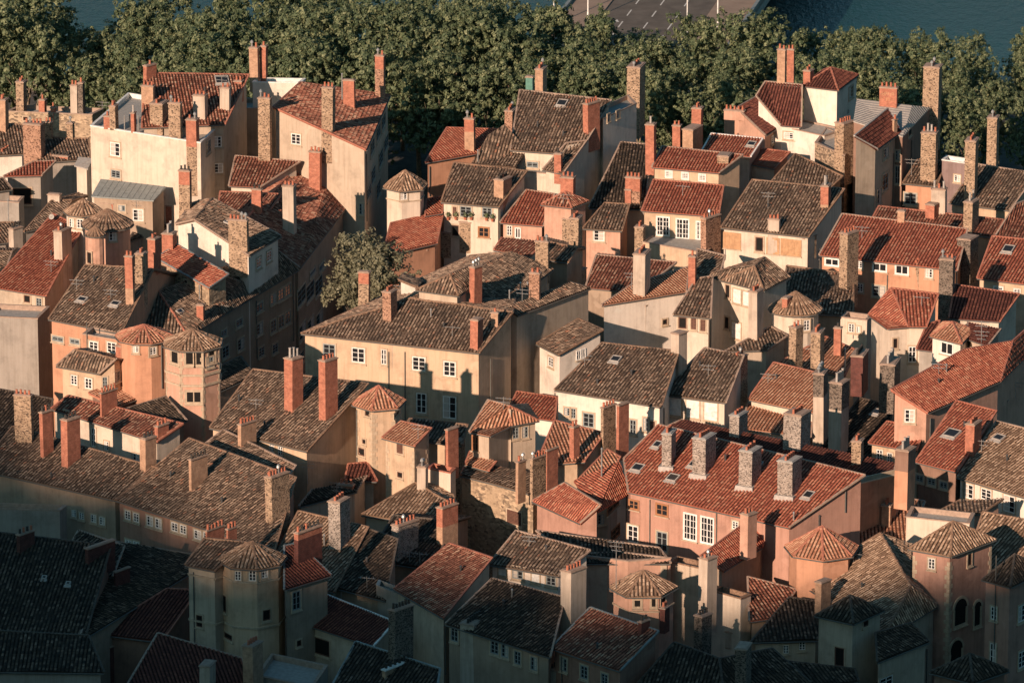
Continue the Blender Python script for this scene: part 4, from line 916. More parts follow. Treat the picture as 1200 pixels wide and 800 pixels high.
# upper left
C(19,28,31,96,131,'st'); C(83,91,92,100,132,'plaster_c'); C(92,98,100,97,132,'dk'); C(46,53,55,117,146,'rb'); C(60,64,66,126,150,'rb'); C(-3,7,10,117,156,'bb')
C(28,49,53,146,188,'bs'); C(-2,7,15,179,208,'st'); C(53,61,62,143,165,'st'); C(79,86,88,144,164,'st'); C(58,80,82,183,192,'rb',pots='blackpot')
C(122,129,130,136,152,'rb'); C(129,136,139,124,153,'st'); C(154,158,160,132,156,'rb',pots='tall')
C(166,180,182,101,125,'bb'); C(168,172,183,77,96,'rb',np_=1); C(176,191,197,122,156,'st'); C(198,212,214,121,160,'st'); C(227,241,244,112,142,'pl_' if False else 'plaster_c'); C(258,269,271,103,137,'plaster_c')
C(275,284,286,95,120,'rb'); C(220,232,235,140,230,'st','rb',.35); C(210,223,225,200,246,'st','rb',.35,pots='blackpot'); C(293,303,305,56,95,'bb'); C(305,312,314,54,93,'rb',pots='pot')
C(303,317,319,115,190,'st'); C(377,390,393,103,192,'st'); C(403,416,417,94,129,'rb',pots=None); C(440,450,452,65,117,'bs','rb',.3)
C(362,375,377,178,225,'rb'); C(332,345,348,218,277,'plaster_c'); C(295,306,307,222,252,'rb',pots='blackpot')
# left
C(269,291,293,258,325,'st',pots='pot'); C(195,202,207,241,266,'rb','rb',.5,pots='blackpot'); C(190,203,207,274,294,'rb',pots='tall'); C(174,183,189,280,323,'rb'); C(148,157,158,300,363,'bb','rb',.6); C(159,170,173,297,366,'bb','st',.9)
C(56,70,72,228,239,'plaster_c',pots=None); C(118,133,135,238,248,'rb'); C(65,75,85,271,346,'plaster_c'); C(11,17,27,268,303,'plaster_c',pots='blackpot'); C(231,239,240,357,384,'rb',pots=None)
C(136,142,146,405,420,'rb'); C(18,38,40,463,519,'st'); C(48,52,63,483,538,'rb',pots='blackpot'); C(72,80,94,492,549,'rb',pots='blackpot'); C(118,120,137,460,490,'rb')
C(164,171,183,514,553,'bb',pots='blackpot'); C(182,186,198,499,514,'rb'); C(219,226,242,489,515,'rb',pots='blackpot'); C(222,225,243,538,576,'bb',pots='blackpot'); C(279,283,300,497,524,'bb')
C(17,20,49,558,586,'db',pots='blackpot'); C(333,343,355,421,485,'rb',pots='tall'); C(374,382,396,423,495,'rb'); C(241,243,262,621,640,'rb',z=13.5); C(265,267,277,619,634,'rb',z=14.2)
C(312,320,340,559,615,'st'); C(312,319,321,560,608,'rb'); C(345,350,377,624,662,'db','rb',.2,pots='blackpot'); C(386,400,411,588,646,'gs'); C(397,414,416,568,605,'rb'); C(459,467,490,616,684,'plaster_c','gs',.55); C(512,519,537,595,640,'bb','rb',.5)
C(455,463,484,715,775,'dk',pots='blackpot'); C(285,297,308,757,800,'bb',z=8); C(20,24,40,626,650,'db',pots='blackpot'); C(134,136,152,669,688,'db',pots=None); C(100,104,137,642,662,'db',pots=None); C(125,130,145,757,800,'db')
C(234,246,252,780,812,'plaster_c',pots=None)
# centre
C(420,432,434,319,357,'st','rb',.35,pots=None); C(449,459,466,342,378,'bs'); C(486,501,505,292,323,'st','rb',.35); C(512,529,530,272,303,'st'); C(539,552,555,260,297,'st'); C(551,560,566,375,411,'rb',pots=None); C(576,584,585,366,400,'bb')
C(550,556,565,313,357,'rb','rb',.5,pots='cowl'); C(453,461,472,402,450,'plaster_c',pots=None); C(489,499,502,547,575,'plaster_c',pots='cowl'); C(527,540,545,516,602,'st'); C(523,526,538,503,548,'rb',pots=None)
C(604,606,619,600,600,'st') if False else None
C(604,607,616,541,575,'bb',pots='cowl',z=11); C(621,624,641,537,577,'st',z=11); C(640,641,654,527,566,'rb',pots=None,z=12); C(668,673,680,500,545,'rb'); C(704,707,722,477,525,'st',z=12.5); C(722,725,737,474,525,'rb',pots=None,z=12.6)
C(628,643,644,283,318,'st'); C(620,632,634,320,354,'bs'); C(659,668,671,256,285,'st') ; C(667,678,683,256,298,'st'); C(673,682,688,316,342,'st',pots='tall')
C(616,624,626,90,112,'copper_green',pots=None,z=18); C(627,636,641,81,111,'bb',z=19); C(591,600,605,130,152,'bs'); C(545,556,558,139,182,'bb','rb',.35,pots='cowl'); C(579,590,600,211,253,'bb',pots='blackpot')
C(684,690,704,122,179,'rb'); C(734,749,756,79,150,'st'); C(650,658,660,180,202,'rb',pots='blackpot'); C(657,672,675,208,229,'rb'); C(757,767,770,146,192,'rb',pots='tall',np_=1); C(788,797,799,147,172,'rb'); C(810,821,824,127,160,'rb')
C(800,812,824,152,175,'bb',pots=None); C(733,750,752,208,240,'bs','rb',.5,pots='pot'); C(733,740,741,222,240,'rb',np_=1); C(744,754,757,266,300,'st'); C(742,756,763,298,352,'plaster_c'); C(748,757,767,357,405,'plaster_c',pots=None)
C(807,815,817,300,334,'rb'); C(787,796,806,391,441,'plaster_c',pots=None); C(840,853,858,183,249,'st',pots=None); C(822,828,846,256,294,'bs'); C(900,913,915,257,300,'plaster_c'); C(962,971,975,218,254,'bb','rb',.6,pots='tall',np_=2)
C(938,943,958,279,307,'st',pots=None); C(878,888,896,342,400,'plaster_c'); C(917,923,928,349,362,'rb',pots=None)
C(857,868,877,419,480,'st','bs',.4); C(924,932,941,384,420,'st',z=13); C(950,961,967,390,436,'st',z=13); C(977,985,987,384,402,'rb',pots='blackpot',z=13.4); C(997,1011,1019,417,450,'db',pots='blackpot',z=12.6)
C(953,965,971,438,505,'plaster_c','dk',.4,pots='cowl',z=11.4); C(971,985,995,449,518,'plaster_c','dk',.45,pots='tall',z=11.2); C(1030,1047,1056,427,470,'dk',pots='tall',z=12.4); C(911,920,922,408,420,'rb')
# upper right
C(911,920,922,58,99,'bb'); C(922,930,931,58,99,'rb'); C(942,950,955,83,98,'rb'); C(1031,1051,1053,103,127,'rb'); C(978,988,1002,145,218,'st',pots='pot'); C(1046,1048,1052,140,162,'bb',np_=1); C(1080,1098,1103,79,165,'st'); C(1079,1096,1100,156,214,'st',pots='tall')
C(1156,1167,1171,138,196,'st','st',.5); C(1130,1142,1147,165,236,'st'); C(1129,1139,1148,237,284,'st',pots='tall',np_=2); C(1092,1108,1111,222,252,'plaster_c',pots='tall'); C(1052,1060,1062,247,262,'bb',pots=None); C(1085,1095,1101,240,258,'rb',pots=None)
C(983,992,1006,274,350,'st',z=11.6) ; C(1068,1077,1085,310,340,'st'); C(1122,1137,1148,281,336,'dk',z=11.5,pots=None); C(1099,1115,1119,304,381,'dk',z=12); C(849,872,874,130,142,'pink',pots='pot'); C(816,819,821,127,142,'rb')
# right / big red roof
C(776,787,793,508,550,'gs',cap='concrete',flash=True); C(812,827,840,514,560,'gs',cap='concrete',flash=True); C(866,881,893,529,574,'gs',cap='concrete',flash=True); C(912,929,941,541,585,'gs',cap='concrete',flash=True)
C(855,866,877,487,514,'gs',cap='concrete'); C(918,938,951,487,530,'gs'); C(998,1009,1013,517,546,'st'); C(1048,1063,1073,528,582,'orange_w','brownw',.45,pots='tall',z=13.5); C(1131,1141,1151,497,537,'rb'); C(1167,1180,1185,469,494,'st'); C(1033,1043,1046,592,618,'bb')
C(867,876,887,603,640,'pink',z=13); C(870,880,887,630,674,'plaster_c',pots=None,z=9.5); C(818,828,840,655,722,'plaster_c',z=9); C(540,556,572,732,802,'plaster_c',pots='blackpot'); C(657,669,687,670,728,'plaster_c',pots='pot',z=11.5); C(638,652,668,785,812,'plaster_c',pots='blackpot')
C(672,677,685,716,728,'rb',z=11.5) if False else None
C(748,752,762,728,745,'db',pots='blackpot'); C(813,822,834,722,760,'dk',pots='blackpot',z=9); C(850,858,864,740,760,'plaster_c',pots=None); C(862,875,882,760,812,'dk',pots=None); C(955,962,974,682,706,'bb',pots=None,z=10.5); C(773,779,785,712,726,'db',z=11)
C(448,452,491,784,796,'bb',pots='blackpot',cap='white_paint')
# windows
for a in [(30,139,6,5,'d'),(135,175,13,17,'w'),(136,204,12,10,'g'),(255,166,10,13,'w'),(256,197,12,12,'w'),(244,172,5,16,'g'),(347,163,12,13,'w'),(143,244,8,7,'g'),(162,252,13,15,'w'),(26,230,24,20,'d'),
 (436,172,5,16,'g'),(443,155,5,16,'g'),(449,142,5,16,'g'),(437,205,5,18,'g'),(446,185,5,18,'g'),(452,168,5,16,'g'),(432,225,5,14,'g'),(443,222,5,18,'g'),(424,245,5,14,'g'),
 (132,276,10,13,'w'),(105,302,5,14,'d'),(84,261,6,10,'w'),(94,262,8,12,'w'),(110,388,7,7,'w'),(68,397,14,7,'g'),(88,400,12,7,'g'),(32,350,8,9,'d'),(46,354,7,10,'g'),
 (303,308,6,13,'w'),(315,300,6,13,'w'),(192,318,9,16,'d'),(218,330,3,3,'d'),
 (280,378,8,9,'g'),(304,360,8,10,'g'),(320,350,7,12,'g'),(329,345,7,14,'g'),(337,340,7,14,'g'),(304,385,8,14,'g'),(320,382,7,16,'g'),(329,377,7,16,'g'),(337,372,7,16,'g'),(322,408,7,12,'g'),(306,412,7,12,'g'),
 (110,406,12,13,'w'),(131,407,12,14,'w'),(159,409,7,8,'w'),(179,411,9,9,'w'),(87,445,8,12,'w'),(104,449,9,13,'w'),(123,448,6,13,'g'),(137,441,6,13,'g'),
 (205,419,10,15,'k'),(222,420,11,17,'k'),(233,420,9,17,'k'),(248,418,8,14,'k'),(227,465,20,15,'kk'),
 (110,512,5,23,'w'),(125,522,5,11,'w'),(160,537,9,13,'w'),(78,487,5,12,'w'),
 (87,601,6,9,'w'),(96,604,6,9,'w'),(110,607,7,10,'w'),(120,610,7,10,'w'),(150,603,7,11,'w'),(160,606,7,11,'w'),(176,610,8,12,'w'),(186,613,8,12,'w'),(205,617,8,12,'w'),(215,620,8,12,'w'),(232,626,9,12,'w'),(243,629,9,12,'w'),(151,636,8,8,'w'),(160,638,8,8,'w'),
 (319,524,5,11,'w'),(329,528,5,11,'w'),(279,674,8,12,'w'),(296,674,9,13,'w'),(310,671,8,12,'w'),(262,706,8,20,'d'),(234,727,8,14,'d'),(312,720,10,14,'d'),(268,745,10,7,'d'),(347,703,10,24,'g'),(373,756,30,20,'d'),(350,753,6,8,'d'),
 (420,416,17,19,'w'),(386,411,15,17,'g'),(450,418,7,18,'w'),(491,426,17,18,'w'),(527,432,16,19,'w'),(494,472,13,25,'w'),(527,477,17,28,'w'),(571,340,4,14,'g'),(431,482,6,11,'d'),(427,517,4,5,'d'),(424,529,8,9,'d'),(464,485,6,4,'d'),(469,525,8,12,'b'),(469,556,6,7,'d'),
 (604,507,7,14,'g'),(615,506,7,14,'g'),(557,519,7,18,'o'),(603,606,18,17,'b'),
 (743,591,12,11,'o'),(776,597,15,14,'o'),(718,591,14,14,'o'),(704,608,8,12,'g'),(721,624,10,14,'o'),(742,625,13,22,'w'),(776,634,14,24,'g'),(809,617,16,33,'f'),(829,621,16,33,'f'),(862,615,8,10,'w'),
 (665,482,7,10,'g'),(672,484,6,12,'g'),(690,492,14,18,'g'),(742,500,8,18,'g'),(757,497,7,16,'g'),(765,499,6,12,'b'),(791,476,16,22,'s'),(812,479,16,22,'s'),(833,482,16,22,'s'),
 (646,424,6,12,'w'),(678,416,5,10,'p'),(683,414,5,10,'p'),(779,377,6,7,'d'),(800,378,10,14,'d'),(813,379,7,14,'b'),(824,381,6,15,'b'),(831,382,5,14,'b'),
 (853,341,5,16,'d'),(864,347,9,17,'s'),(875,350,8,17,'s'),(852,378,5,14,'d'),(863,387,11,20,'s'),(945,381,8,13,'w'),(935,379,5,8,'w'),(998,384,8,10,'w'),(1006,386,5,8,'w'),
 (1049,402,5,12,'d'),(1069,415,9,20,'w'),(1110,408,15,15,'p'),(1066,487,13,17,'w'),(1031,533,7,14,'w'),(1043,536,7,13,'w'),(1135,575,13,18,'w'),(1156,579,13,14,'w'),(1183,590,14,22,'w'),
 (1078,560,10,8,'g'),(1092,564,10,8,'g'),(1106,568,10,8,'g'),
 (473,230,9,9,'w'),(624,193,14,7,'g'),(546,248,14,13,'g'),(571,249,12,12,'g'),(533,248,5,12,'b'),(567,272,13,12,'o'),(534,270,8,14,'d'),(702,276,14,14,'w'),(784,204,8,9,'f'),(803,206,8,9,'f'),(823,208,8,9,'f'),
 (777,265,16,24,'f'),(800,268,16,25,'f'),(820,270,9,22,'f'),(697,140,3,9,'g'),(713,138,3,9,'g'),(724,134,4,9,'g'),
 (858,282,20,17,'t'),(890,286,10,17,'d'),(906,288,13,17,'t'),(927,290,23,17,'t'),(997,108,5,14,'g'),(925,159,14,9,'w'),(906,163,5,9,'w'),(1038,179,6,12,'g'),(1037,213,7,20,'g'),(1052,182,5,12,'g'),(1052,205,6,22,'g'),(1066,155,4,8,'d'),(1030,230,5,18,'g'),
 (1067,233,16,15,'g'),(1122,209,8,9,'w'),(975,307,17,9,'p'),(1007,310,9,9,'w'),(1031,313,17,10,'p'),(1057,316,17,11,'p'),(1089,320,9,11,'w'),(1008,337,8,10,'w'),(1030,341,16,14,'g'),(1170,338,12,6,'w'),(1192,341,9,7,'w'),(597,270,6,12,'w'),(607,273,6,12,'p'),
 (1092,660,9,13,'w'),(1136,655,5,14,'d'),(1165,718,8,16,'w'),(1197,718,9,20,'w'),(1164,765,8,26,'w'),(1197,772,8,20,'w'),(984,769,12,24,'d'),(1014,730,6,8,'d'),(1038,800,16,16,'w'),(940,756,8,10,'w'),(921,760,6,10,'w'),
 (607,671,13,15,'g'),(628,675,10,14,'s'),(646,679,13,14,'g'),(589,668,10,12,'s'),(533,742,9,20,'g'),(580,758,10,16,'g'),(592,762,9,16,'g'),(607,770,8,16,'g'),(626,777,8,16,'g'),(747,707,9,9,'k'),(766,706,6,10,'k'),(777,704,6,10,'k'),
 (661,778,8,16,'g'),(685,787,9,16,'g'),(709,795,8,14,'g')]: W(*a)
for a in [(1125,722,15,22,'a'),(1145,722,9,24,'a'),(1120,768,15,16,'a')]: W(*a)
for a in [(260,95,16,9),(97,352,12,7),(136,357,12,7),(210,366,12,6),(722,422,12,8),(659,122,12,8),(771,522,10,9),(748,549,14,10),(789,561,14,10),(812,545,8,8),(948,581,12,10),(1116,509,18,12),(1171,514,14,9),(1182,293,13,9),(881,170,10,6),(265,262,7,6),(52,678,6,4),(80,685,6,4),(890,545,8,7),(1028,484,10,8)]: skylight(*a)
for a in [(395,600,38,4),(722,690,60,3),(1068,207,22,2),(1168,130,10,2),(1095,187,16,2),(130,350,12,2),(1150,402,16,3)]: antenna(*a)
for a in [(401,118,32),(705,560,36),(234,352,18),(1109,437,10),(10,255,22),(600,120,20),(990,445,38)]: pipe(*a)
for a in [(353,346,10,20,'g'),(363,341,10,20,'g'),(373,335,9,20,'g'),(354,388,8,18,'g'),(364,381,8,18,'g'),(374,374,8,18,'g'),(282,403,8,15,'g'),(264,412,8,14,'g'),(246,400,7,8,'g'),(262,390,7,8,'g'),(246,424,8,13,'g'),(352,420,8,14,'g'),(366,319,7,7,'g'),(377,312,7,7,'g')]: W(*a)
quoins('octagonal pink tower', 6, ww=.55); quoins('ochre turret with orange hexagonal', 7); quoins('tall salmon square tower', 0)
string_course('octagonal pink tower', 441); string_course('octagonal pink tower', 453); string_course('polygonal beige tower', 736, hh=.14); string_course('polygonal beige tower', 683, hh=.14); string_course('small pink belvedere', 717, hh=.12); string_course('hexagonal cream turret', 236, hh=.08)
for a in [(103,378,470),(140,590,640),(189,402,455),(456,412,500),(475,412,500),(574,420,470),(651,460,520),(713,480,520),(777,478,530),(873,480,520),(735,580,640),(762,585,650),(840,600,660),(1089,490,530),(1130,565,600),(1120,320,350),(228,670,760),(1167,650,760),(503,195,230),(1046,180,250),(1067,165,240),(343,320,400),(300,352,420),(429,180,260),(585,245,290),(843,260,300),(960,305,330),(1040,322,350),(990,575,600),(521,735,790),(659,768,800),(1085,760,800),(419,480,560)]: downpipe(*a)
for a in [(995,135),(64,258),(300,240)]: dish(*a)
for a in [(360,560,20,2),(612,355,18,2),(490,515,20,2),(740,340,22,2),(1150,395,20,2),(840,150,14,2),(590,480,16,2),(430,690,16,1),(492,660,14,1),(1190,460,14,2),(120,132,14,2),(160,250,16,2),(950,420,18,2),(1100,440,16,2),(260,370,14,1),(90,340,14,2)]: antenna(*a)
for a in [(610,345,14),(618,343,12),(626,345,10),(597,352,12),(640,335,12),(380,640,14),(505,372,10),(985,395,12),(1000,392,10),(152,145,10),(146,150,14),(162,148,12),(560,190,14),(700,600,14),(930,610,10),(850,300,10),(1012,460,14),(400,700,10),(600,700,10),(960,300,8)]: pipe(*a)
for a in [(470,345,12,2),(530,395,14,1),(685,430,16,2),(830,440,14,2),(900,450,14,2),(660,240,14,2),(800,230,14,1),(900,240,16,2),(1010,280,16,2),(1080,360,14,1),(880,560,14,2),(1150,530,16,2),(60,320,16,2),(300,480,14,2),(90,530,12,1),(620,640,14,2),(480,660,16,2),(1000,660,14,2),(340,240,14,2),(260,100,12,2)]: antenna(*a)
for a in [(520,385,6),(450,375,5),(740,440,6),(700,450,5),(820,430,6),(910,445,6),(1000,285,6),(900,245,6),(630,150,7),(660,160,6),(380,150,6),(240,110,7),(110,330,6),(60,300,6),(280,470,7),(310,500,6),(200,560,7),(260,590,7),(60,560,6),(540,670,7),(640,645,6),(850,540,7),(1130,500,6),(1180,540,7),(1100,450,6),(960,610,6),(1010,690,7),(700,760,7),(590,710,7),(430,660,7)]: pipe(a[0], a[1], a[2], 'metal_dark', .09)
for k, (x, y) in enumerate([(526, 257), (535, 257), (546, 257), (553, 257), (571, 258), (578, 259)]):
    potted_plant(x, y, ['plant in a bright red pot at the left end of the loggia', 'grey-green plant second from the left on the loggia', 'pale leafy plant before the dark loggia opening', 'bushy plant beside the loggia pier', 'plant in the right loggia opening', 'plant at the right end of the loggia'][k], 'terracotta', k)
# two faded, illegible rows of painted lettering on the red brick chimney behind the zinc roof
cands = [o for o in scene.collection.objects if o.name.startswith('chimney') and not o.name.startswith('chimney_') and o.type == 'MESH']
ch = min(cands, key=lambda o: (Vector(proj(Vector(o['_w']))) - Vector((1051, 134))).length)
bm_ = [Vector(v.co) + Vector(ch['_w']) for v in ch.data.vertices[:4]]; xa, xb = bm_[0], bm_[1]; zt = bm_[2].z
ex = (xb - xa); Lw = ex.length; ex.normalize(); nn = Vector((ex.y, -ex.x, 0)); rnd = random.Random(3)
M = Matrix(((ex.x, nn.x, 0, xa.x), (ex.y, nn.y, 0, xa.y), (0, 0, 1, 0), (0, 0, 0, 1)))
for row in range(2):
    mb = MB(); x = .16 + .1 * row; z0 = zt - .75 - row * .55
    while x < Lw - .25:
        for j in range(3):
            a = rnd.choice([(0, .04, 0, .36), (.12, .16, 0, .36), (0, .16, 0, .04), (0, .16, .32, .36), (0, .16, .16, .2)])
            mb.box(M, x + a[0], x + a[1], .002, .006, z0 + a[2], z0 + a[3])
        x += .23
    mb.build('faded_lettering', 'timber', ch)
# ---------------------------------------------------------------- setting
def sheet(name, pts, mat, z=None):
    mb = MB(); mb.quad([Vector(p) for p in pts]); o = mb.build(name, mat); tag(o, kind='structure'); return o
mat_plain('paving', (0.10, 0.09, 0.08), 0.9, var=0.35, scale=1.2); mat_plain('asphalt', (0.13, 0.11, 0.093), 0.9, var=0.22, scale=.5); mat_plain('sidewalk', (0.30, 0.22, 0.17), 0.9, var=0.12, scale=.7)
mat_plain('stone_wall', (0.30, 0.26, 0.21), 0.9, var=0.3, scale=1.5); mat_plain('hill_ground', (0.05, 0.06, 0.03), 0.95, var=0.4, scale=.1); mat_plain('marking', (0.62, 0.60, 0.56), 0.8, var=.15)
sheet('ground', [(-900, 395, 0), (900, 395, 0), (900, 678, 0), (-900, 678, 0)], 'paving')
sheet('quay_road', [(-900, 622, .004), (900, 622, .004), (900, 636, .004), (-900, 636, .004)], 'asphalt')
mb = MB(); mb.box(Matrix.Identity(4), -900, 900, 678, 679, -6, 1.0); o = mb.build('embankment_wall', 'stone_wall'); tag(o, kind='structure')
m, t, b = newmat('river_water'); MATS['water'] = m
p = pos(t); mp = N(t, 'ShaderNodeMapping'); mp.inputs['Scale'].default_value = (1.0, 0.55, 1); t.links.new(p, mp.inputs[0])
b.inputs['Base Color'].default_value = (0.012, 0.05, 0.052, 1); b.inputs['Roughness'].default_value = 0.35; b.inputs['Specular IOR Level'].default_value = 0.35
bump(t, b, noise(t, 0.9, 5, 0.65, mp.outputs[0]), 1.0, 0.5)
sheet('river', [(-1200, 678.5, -5), (1200, 678.5, -5), (1200, 815, -5), (-1200, 815, -5)], 'water')
sheet('far_bank', [(-1500, 815, 0), (1500, 815, 0), (1500, 3500, 0), (-1500, 3500, 0)], 'paving')
mb = MB(); mb.box(Matrix.Identity(4), -1200, 1200, 814.5, 815.5, -6, 1); tag(mb.build('far_embankment', 'stone_wall'), kind='structure')
# bridge: deck frame, x across (0..W), y along
A0 = at(655, 18, 2.0); A1 = at(870, 38, 2.0)
ang = R(-11); bx = Vector((math.cos(ang), math.sin(ang), 0)); by = Vector((-bx.y, bx.x, 0))
Wd = 22.6
orgb = A0 - by * ((A0.y - 676) / by.y)
BM_ = Matrix(((bx.x, by.x, 0, orgb.x), (bx.y, by.y, 0, orgb.y), (0, 0, 1, 0), (0, 0, 0, 1)))
br = empty('bridge', orgb); tag(br, 'road bridge with lane markings crossing the river behind the trees', 'bridge')
mb = MB(); mb.box(BM_, 0, Wd, -6, 145, .6, 2.0); mb.build('deck', 'concrete', br)
mb = MB(); mb.box(BM_, 5.0, Wd - 5.2, -6, 145, 1.99, 2.004); mb.build('roadway', 'asphalt', br)
for x0, x1 in ((.45, 4.98), (Wd - 5.18, Wd - .45)):
    mb = MB(); mb.box(BM_, x0, x1, -6, 145, 1.99, 2.14); mb.build('sidewalk', 'sidewalk', br)
for x0 in (0, Wd - .4):
    mb = MB(); mb.box(BM_, x0, x0 + .4, -6, 145, 1.6, 2.5); mb.build('parapet', 'zinc', br)
for lane in (8.0, 11.0, 13.9):
    mb = MB()
    for k in range(24): mb.box(BM_, lane - .08, lane + .08, 3 + k * 6, 6 + k * 6, 2.005, 2.009)
    mb.build('lane_marking', 'marking', br)
for cx, cy in ((7.2, 27), (15.4, 30)):
    mb = MB(); mb.box(BM_, cx - .09, cx + .09, cy, cy + 2.6, 2.005, 2.0095); 
    mb.quad([BM_ @ Vector((cx - .45, cy + 2.6, 2.0095)), BM_ @ Vector((cx + .45, cy + 2.6, 2.0095)), BM_ @ Vector((cx, cy + 3.8, 2.0095))]); mb.build('arrow_marking', 'marking', br)
for k in range(3):
    mb = MB(); mb.box(BM_, 2, Wd - 2, 40 + k * 42, 43 + k * 42, -6, .6); mb.build('pier', 'concrete', br)
lampme = MB(); lampme.tube((0, 0, 0), (0, 0, 1.0), .14, .11, 8); lampme.tube((0, 0, 1.0), (0, 0, 8.2), .085, .06, 8); lampme = lampme.mesh('street_lamp', 'white_paint')
head = MB(); head.tube((0, 0, 8.2), (.9, 0, 8.5), .05, .05, 6); head.box(Matrix.Identity(4), .6, 1.5, -.14, .14, 8.45, 8.58); headme = head.mesh('lamp_head', 'metal_light')
for i, (px, py, lab) in enumerate([(649, 30, 'white street lamp at the left bank end of the bridge, leftmost of four'), (689, 24, 'white street lamp on the left pavement of the bridge'), (805, 66, 'white street lamp rising out of the tree crowns before the bridge'), (841, 33, 'white street lamp on the right pavement of the bridge')]):
    P = at(px, py, 2.1 if i != 2 else 2.1)
    root = empty('street_lamp', P if i != 2 else at(px, 66, 2.0)); tag(root, lab, 'street lamp', 'street lamps along the bridge')
    for me, nm in ((lampme, 'pole'), (headme, 'lamp_head')):
        o = bpy.data.objects.new(nm, me); COL.objects.link(o); o.parent = root
# ---------------------------------------------------------------- trees
def crown_mesh(name, rx, ry, rz, nblob, nleaf, size, leafmat, seed):
    """limb lobes -> twig clumps -> leaves, with gaps between the clumps"""
    rnd = random.Random(seed); lobes = []
    for k in range(nblob):
        a = rnd.uniform(0, 2 * math.pi); zz = rnd.uniform(-1, 1); q = math.sqrt(max(.05, 1 - zz * zz * .75)) * rnd.uniform(.35, .85)
        lobes.append((Vector((math.cos(a) * q * rx, math.sin(a) * q * ry, zz * rz * .8)), rnd.uniform(.2, .36) * min(rx, rz)))
    clumps = []
    for c, r in lobes:
        for j in range(15):
            d = Vector((rnd.gauss(0, 1), rnd.gauss(0, 1), rnd.gauss(.25, 1))).normalized()
            clumps.append((c + d * r * rnd.uniform(.6, 1.35), d, rnd.uniform(.25, .55)))
    mb = MB(); per = nleaf // len(clumps)
    for c0, d0, cr in clumps:
        tone = rnd.random() * .5
        for i in range(per):
            d = Vector((rnd.gauss(0, 1), rnd.gauss(0, 1), rnd.gauss(0, .8))).normalized()
            c = c0 + d * cr * rnd.uniform(.35, 1.0)
            nrm = (d * .7 + d0 * .5 + Vector((rnd.uniform(-.5, .5), rnd.uniform(-.5, .5), rnd.uniform(-.2, .8)))).normalized()
            u = nrm.orthogonal().normalized(); u.rotate(Matrix.Rotation(rnd.uniform(0, 6.28), 3, nrm)); v = nrm.cross(u)
            s = size * rnd.uniform(.6, 1.25); w = s * .75
            uvk = (tone + rnd.random() * .5, 0)
            mb.quad([c - u * s, c - v * w * .7 + u * .1 * s, c + u * s, c + v * w * .7], [uvk] * 4)
    return mb.mesh(name, leafmat)
def trunk_mesh(name, H_, rx, seed, r=.32):
    rnd = random.Random(seed); mb = MB()
    p = Vector((0, 0, 0)); d = Vector((rnd.uniform(-.05, .05), rnd.uniform(-.05, .05), 1)); top = H_ * .45
    q = p + d * top; mb.tube(p, q, r, r * .72, 8)
    for k in range(6):
        a = k * 2 * math.pi / 6 + rnd.uniform(-.4, .4); L_ = H_ * rnd.uniform(.36, .5)
        e = q + Vector((math.cos(a) * rx * .4, math.sin(a) * rx * .4, L_ * .7)); mb.tube(q - Vector((0, 0, .2)), e, r * .5, r * .25, 6)
        for j in range(2):
            b2 = a + rnd.uniform(-.8, .8); f = e + Vector((math.cos(b2) * rx * .3, math.sin(b2) * rx * .3, H_ * .16)); mb.tube(e, f, r * .25, r * .08, 5)
    return mb.mesh(name, 'bark')
CR = [crown_mesh('crown', 5.4, 4.8, 6.6, 44, 15000, .21, 'plane_leaf', s) for s in (1, 2, 3, 4, 5)]
TR = [trunk_mesh('trunk', 15, 5, s) for s in (1, 2, 3)]
rnd = random.Random(5); tn = 0
def tree(x, y, topz, label, i, cr=None, sx=1.0, group='plane trees lining the quay'):
    root = empty('plane_tree', (x, y, 0)); tag(root, label, 'tree', group)
    k = topz / 19.5
    t_ = bpy.data.objects.new('trunk', TR[i % 3]); COL.objects.link(t_); t_.parent = root; t_.scale = (k, k, k); t_.rotation_euler.z = i * 1.3
    c = bpy.data.objects.new('crown', cr or CR[i % 5]); COL.objects.link(c); c.parent = root; c.location = (0, 0, topz - 6.6 * k); c.scale = (k * sx, k * sx, k * 1.05); c.rotation_euler.z = i * 2.1
# profile of crown tops along x (photo px -> py of top)
prof = [(-40, -30), (60, -10), (110, 45), (160, 10), (240, -8), (330, -12), (420, -5), (520, -8), (600, 8), (660, 12), (760, 30), (830, 32), (905, 25), (960, 40), (1040, 45), (1100, 52), (1160, 55), (1240, 50)]
def topy(px):
    for (a, b_), (c, d) in zip(prof, prof[1:]):
        if a <= px <= c: return b_ + (d - b_) * (px - a) / (c - a)
    return 30
i = 0
marks = [(60, 'behind flat-topped house'), (130, 'left of wide striped roof'), (230, 'behind wide striped roof'), (320, 'above low white wall'), (430, 'behind tall red-roofed house'), (520, 'in dark gap above orange house'), (600, 'left of green rooftop flue'), (690, 'behind grand brown roof'), (770, 'right of tall stone chimney'), (860, 'left of the white villa'), (960, 'behind white villa tower'), (1060, 'behind the pale zinc roof'), (1130, 'right of twin stone chimneys'), (1400, 'at right edge')]
cnt = {}
